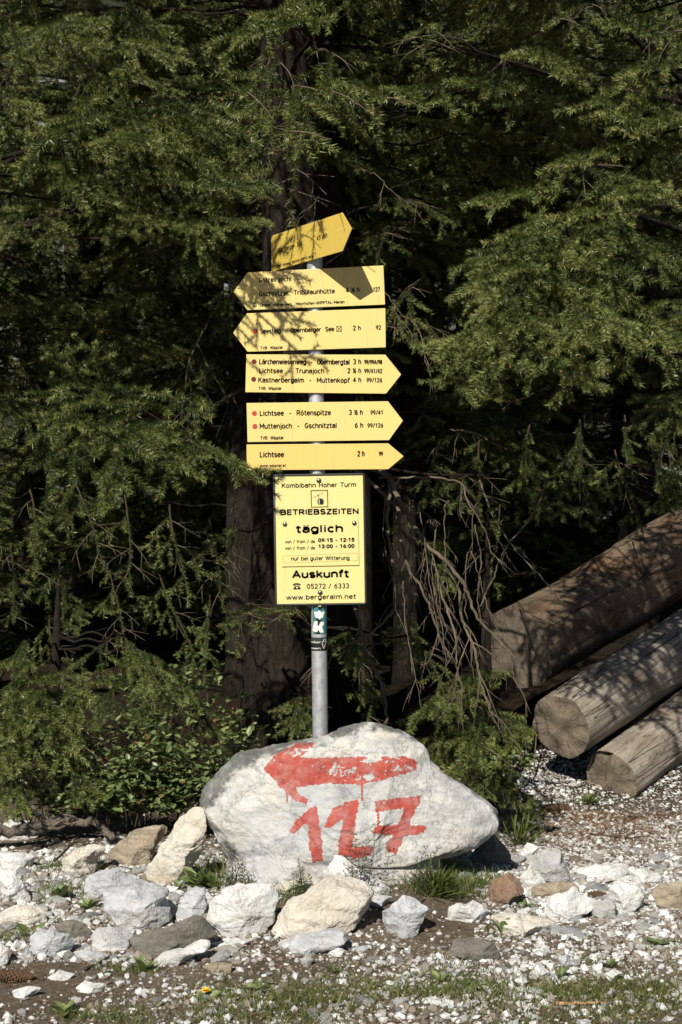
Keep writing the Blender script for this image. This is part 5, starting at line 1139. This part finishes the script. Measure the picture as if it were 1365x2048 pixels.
for i, (px, py, n, h, rad) in enumerate([(480,1765,220,.07,34),(560,1750,200,.06,40),(640,1750,60,.06,25),(880,1745,420,.09,42),(930,1770,260,.06,40),(840,1765,220,.08,25),(1035,1660,200,.13,24),(1060,1640,120,.10,20),(1075,1620,120,.08,30),(120,1790,200,.09,32),(110,1740,120,.08,25),(190,1730,80,.09,14),(440,1740,90,.12,22),
    (480,1995,260,.055,60),(560,2010,330,.05,70),(660,1995,330,.055,60),(750,1990,260,.05,50),(880,1985,260,.06,40),(960,1985,300,.06,40),(1060,1980,200,.05,50),(1200,2000,420,.05,70),(1310,1985,420,.05,60),(1250,2035,500,.05,110),(1000,2025,300,.04,80),(580,2040,350,.05,90),(260,2040,160,.05,40),(290,1945,60,.06,18),(145,2035,90,.05,25),(1330,1900,140,.04,40),(1190,1925,80,.04,30),(760,1790,70,.05,30),(900,1785,260,.08,22),(950,1778,260,.08,25),(985,1772,160,.07,22),(850,1778,160,.10,16),(560,1800,160,.07,35),(640,1800,80,.06,20),(500,1805,120,.08,25),(25,1880,80,.07,20),(220,1940,40,.05,20),(1040,1870,60,.05,30),(1140,1990,150,.05,40),(900,1945,90,.05,50),(700,1930,50,.04,40),(420,2030,150,.05,40),(330,1650,120,.09,60),(1180,1610,80,.06,40)]):
    tuft(px, py, int(n*1.3) if py > 1900 else n, h*1.1, rad, i+1)
tag(GR.build('grass', [M_GRASS]), 'short green grass tufts growing through the gravel', 'grass', kind='stuff')
def weed(px, py, n, ln, label, seed, up=0.5, z=0.0, wd=0.42, name='weed', grp=None):
    rng = random.Random(seed); g = ground_at(px, py); root = empty(name, (g.x, g.y, gz(g.x, g.y))); tag(root, label, 'weed', grp)
    mb = MB()
    for k in range(n):
        a = 6.28*k/n+rng.uniform(-.4, .4); leaf(mb, Vector((0, 0, 0.002)), Vector((math.cos(a), math.sin(a), up*rng.uniform(.5, 1.6))), ln*rng.uniform(.6, 1.1), ln*wd*rng.uniform(.7, 1.1), rng.uniform(.3, .8), rng)
    mb.build('leaves', [M_LEAF], root); return root
for i, (px, py, n, ln, up, lab) in enumerate([
    (668,1945,7,.045,.5,'small weed rosette on bare soil in front of the long blue grey slab'), (1003,1868,5,.07,1.6,'weed with one tall bright leaf beside the long cream slab'), (1120,1958,6,.05,1.3,'weed with an upright green leaf among white cobbles'),
    (1218,1938,6,.05,.6,'small round leaved weed right of the cube shaped cobble'), (60,1875,10,.07,.9,'leafy weed in front of the smooth cream rock at the left'), (180,1820,10,.06,1.0,'dark leafy weed beside the big blue grey block'),
    (120,1800,14,.075,1.2,'bushy weed between the white rocks on the left'), (290,1945,7,.06,1.1,'narrow leaved weed by the small white stones, lower left'), (130,2030,9,.06,.6,'broad leaved weed at the bottom left'), (440,1945,6,.045,.6,'weed rosette below the elongated white rock'),
    (20,1780,9,.06,.8,'weed in front of the white angular rock, left edge'), (360,1780,6,.05,1.2,'weed growing between the squarish grey stone and the leaning stone'), (520,1985,9,.06,.5,'flat weed rosette in the grass right of the dandelion'), (880,1965,8,.05,.8,'weed in the grass right of bottom centre'),
    (1320,1890,7,.05,.5,'weed in the pale gravel at the right edge'), (1050,1815,7,.045,.6,'weed at the foot of the rust brown rock'), (1180,1608,14,.07,1.0,'fern like weed in front of the small log end'), (700,1765,8,.06,1.0,'weed behind the sharp white wedge'), (400,1775,16,.10,.9,'spreading weed at the lower left corner of the boulder')]):
    weed(px, py, n, ln, lab, 300+i, up)
def dandelion():
    root = weed(412, 2000, 7, 0.05, 'yellow dandelion flower on the soil at lower left', 5, 0.4, name='dandelion'); root['category'] = 'flower'
    mb = MB(); mb.tube([(0, 0, 0), (0.002, 0, 0.012), (0, -0.002, 0.026)], 0.0018, 6); mb.build('stalk', [M_GRASS], root)
    rng = random.Random(3); mb = MB()
    for ring, (r, el) in enumerate(((.016, .25), (.013, .6), (.009, 1.2))):
        for k in range(16):
            a = 6.28*k/16+ring*.2; leaf(mb, Vector((0, -0.002, 0.026)), Vector((math.cos(a), math.sin(a)*.8-.4, el)), r, .005, .5, rng)
    mb.build('petals', [plain('dandelion_yellow', (0.85, 0.55, 0.02), 0.6)], root)
dandelion()
def stalk_weed(px, py, h, n, label, seed, lean=0.0, fern=False):
    rng = random.Random(seed); g = ground_at(px, py); root = empty('weed', (g.x, g.y, gz(g.x, g.y))); tag(root, label, 'weed')
    mb = MB(); lf = MB()
    for k in range(n):
        pts = grow(rng, Vector((rng.uniform(-.03, .03), 0, 0)), Vector((lean+rng.uniform(-.3, .3), rng.uniform(-.2, .1), 1)), h*rng.uniform(.6, 1), 0.05, .08, 10); mb.tube(pts, [.0018-.0012*q/10 for q in range(11)], 5)
        for q in range(3, 11):
            for s in (-1, 1):
                d = Vector((s*rng.uniform(.6, 1), rng.uniform(-.5, .3), rng.uniform(.2, .8))); l = h*0.16*(1.2-q/11)
                if not fern:
                    tw = grow(rng, pts[q], d, l, .1, .2, 3); mb.tube(tw, .0009, 4)
                    for _ in range(2): leaf(lf, tw[rng.randrange(1, 4)], Vector((rng.uniform(-1, 1), rng.uniform(-1, .5), rng.uniform(0, 1))), .010, .005, rng.uniform(0, .35), rng)
                else: leaf(lf, pts[q], d, l*1.2, .005, rng.uniform(.2, .6), rng)
    mb.build('stems', [plain('dark_stem', (0.035, 0.03, 0.02), 0.7)], root); lf.build('foliage', [M_LEAF], root)
stalk_weed(722, 1806, 0.31, 4, 'tall dark stalked weed in front of the painted 2 and 7', 1)
stalk_weed(808, 1800, 0.25, 3, 'dark seed stalks bending below the painted 7', 2, .3)
stalk_weed(600, 1800, 0.15, 8, 'small feathery weeds at the boulder foot below the painted 1', 3, 0, True)
stalk_weed(490, 1802, 0.21, 4, 'thin grassy weed stalks at the lower left of the boulder', 4, -.1)
stalk_weed(445, 1850, 0.15, 2, 'thin seed stalk between the squarish grey stone and the round white stone', 5, -.1)
# broad grass blades left of the boulder
def blades(px, py, n, h, label, seed, dirx):
    rng = random.Random(seed); g = ground_at(px, py); root = empty('grass_tussock', (g.x, g.y, gz(g.x, g.y))); tag(root, label, 'grass'); mb = MB()
    for _ in range(n):
        leaf(mb, Vector((rng.uniform(-.03, .03), rng.uniform(-.03, .03), 0)), Vector((dirx+rng.uniform(-.8, .8), rng.uniform(-.7, .2), rng.uniform(.3, 1.3))), h*rng.uniform(.5, 1.1), .007, rng.uniform(.3, .8), rng)
    mb.build('blades', [M_GRASS], root)
blades(435, 1775, 34, 0.16, 'tussock of broad grass blades between the leaning stone and the boulder', 1, -.5)
blades(1035, 1690, 70, 0.15, 'tussock of long grass at the right foot of the boulder', 2, .1)
blades(870, 1790, 90, 0.15, 'tussock of dry fine grass under the right overhang of the boulder', 3, .3)
# needle litter on the right
def litter():
    rng = np.random.default_rng(8); mb = MB(); n = 5200
    px = rng.normal(1180, 130, n); py = 1625+np.abs(rng.normal(0, 45, n))
    px[:1200] = rng.uniform(0, 1365, 1200); py[:1200] = rng.uniform(1780, 2048, 1200)
    for a, b in zip(px, py):
        g = ground_at(a, b); th = rng.uniform(0, 3.14); l = rng.uniform(.006, .03); w_ = .0012; z = gz(g.x, g.y)+rng.uniform(.003, .012)
        d = np.array([math.cos(th), math.sin(th), rng.uniform(-.15, .15)])*l/2; s = np.array([-math.sin(th), math.cos(th), 0])*w_; c = np.array([g.x, g.y, z])
        mb.add([c-d-s, c-d+s, c+d+s, c+d-s, c-d+[0, 0, w_], c+d+[0, 0, w_]], [(0, 3, 5), (0, 5, 4), (1, 4, 5), (1, 5, 2)], 0, float(rng.uniform(0, 1)))
    tag(mb.build('needle_litter', [M_LITTER]), 'reddish brown needles and twig scraps littering the gravel by the logs', 'litter', kind='stuff')
litter()
# ---------------------------------------------------------------- cones, sticks, root
def cone(px, py, ln, rz, label, z=0.0):
    g = ground_at(px, py); mb = MB(); N = 40
    mb.tube([(ln*(k/10-.5), 0, 0) for k in range(11)], [ln*.17*math.sin(math.pi*min(.97, .08+.9*k/10))**.6 for k in range(11)], 12)
    for k in range(150):
        u = (k+.5)/150; a = k*2.39996; r = ln*.18*math.sin(math.pi*(.08+.86*u))**.6; x = ln*(u-.5); rd = Vector((0, math.cos(a), math.sin(a))); tn = Vector((0, -math.sin(a), math.cos(a)))
        c = Vector((x, 0, 0))+rd*r*.8; e = c+Vector((-ln*.075, 0, 0))+rd*r*.38; s = tn*ln*.038
        mb.add([tuple(c-s), tuple(c+s), tuple(e+s*.8), tuple(e-s*.8), tuple(c+rd*.001+Vector((-ln*.04, 0, 0))+rd*r*.35)], [(0, 1, 4), (1, 2, 4), (2, 3, 4), (3, 0, 4)], 0)
    o = mb.build('spruce_cone', [plain('cone_scales', (0.105, 0.062, 0.034), 0.7, var=.35)], loc=(g.x, g.y, gz(g.x, g.y)+ln*.16)); o.rotation_euler = (0.6, 0.05, rz); tag(o, label, 'cone', 'spruce cones on the ground')
cone(1120, 1622, 0.115, 0.1, 'brown spruce cone lying in front of the small log end'); cone(1198, 1797, 0.075, -0.15, 'small brown spruce cone beside a white block'); cone(30, 1965, 0.115, 0.08, 'furry dark brown cone on the soil at the left edge')
def stick(ptspx, r, label, mat, name='stick', lift=0.008, seed=1, twigs=0, group=None):
    rng = random.Random(seed); P = []
    for q in ptspx:
        g = ground_at(q[0], q[1]); P.append(Vector((g.x, g.y, gz(g.x, g.y)+lift+(q[2] if len(q) > 2 else 0))))
    b = P[0].copy(); fine = []
    for i in range(len(P)-1):
        for k in range(6): fine.append(P[i].lerp(P[i+1], k/6)+Vector((rng.gauss(0, r*.2), rng.gauss(0, r*.2), rng.gauss(0, r*.2))))
    fine.append(P[-1]); n = len(fine); mb = MB(); mb.tube([p-b for p in fine], [r*(1-.45*i/(n-1))*rng.uniform(.85, 1.15) for i in range(n)], 9)
    for _ in range(twigs):
        i = rng.randrange(2, n-1); tw = grow(rng, fine[i]-b, Vector((rng.uniform(-1, 1), rng.uniform(-.5, .3), rng.uniform(.1, .6))), .1, .3, .2, 5); mb.tube(tw, [r*.4, r*.35, r*.3, r*.25, r*.2, r*.1], 5)
    tag(mb.build(name, [mat], smooth=True, loc=b), label, 'stick' if name == 'stick' else 'root', group)
M_ORS = plain('peeled_stick_wood', (0.42, 0.24, 0.13), 0.7, var=.2); M_DRIFT = bark_mat('driftwood', (0.16, 0.125, 0.095), (0.36, 0.31, 0.25), 1.6)
stick([(1112,2010),(1160,2012),(1212,2011)], .006, 'peeled orange stick lying in the grass at the lower right', M_ORS)
stick([(1240,1640),(1285,1632),(1345,1618)], .011, 'thick bark covered stick on the gravel in front of the lowest grey log', M_DRIFT, seed=2, twigs=3)
stick([(1130,1630),(1150,1645),(1165,1655)], .005, 'thin dark twig on the gravel beside the spruce cone', M_TWIG, seed=3)
stick([(1180,1672),(1250,1680),(1300,1675)], .004, 'thin brown twig across the pale gravel on the right', M_TWIG, seed=4, twigs=2)
stick([(560,1992),(600,2002)], .009, 'short brown stick in the weeds near the bottom centre', M_TWIG, seed=5)
stick([(170,1945),(200,1930),(225,1915)], .005, 'thin curved twig between the white slabs, lower left', M_TWIG, seed=6)
stick([(-30,1700,.05),(30,1698,.05),(90,1690,.06),(130,1683,.06),(190,1683,.06),(225,1700,.02)], .026, 'grey weathered driftwood root snaking across the white rocks on the left', M_DRIFT, 'driftwood_root', .03, 7, 3)
stick([(60,1705,.05),(90,1695,.04),(160,1680,.05)], .014, 'thinner grey root lying along the driftwood root', M_DRIFT, 'driftwood_root', .03, 8, 2)
stick([(110,1735,.02),(150,1712,.05),(210,1718,.04)], .006, 'thin dark twig arching over the cream rock on the left', M_TWIG, seed=9)
stick([(1068,1560,.02),(1072,1530,.1),(1080,1480,.2)], .005, 'bare straw coloured stalk leaning out of the young spruce towards the logs', M_BARE, seed=10)
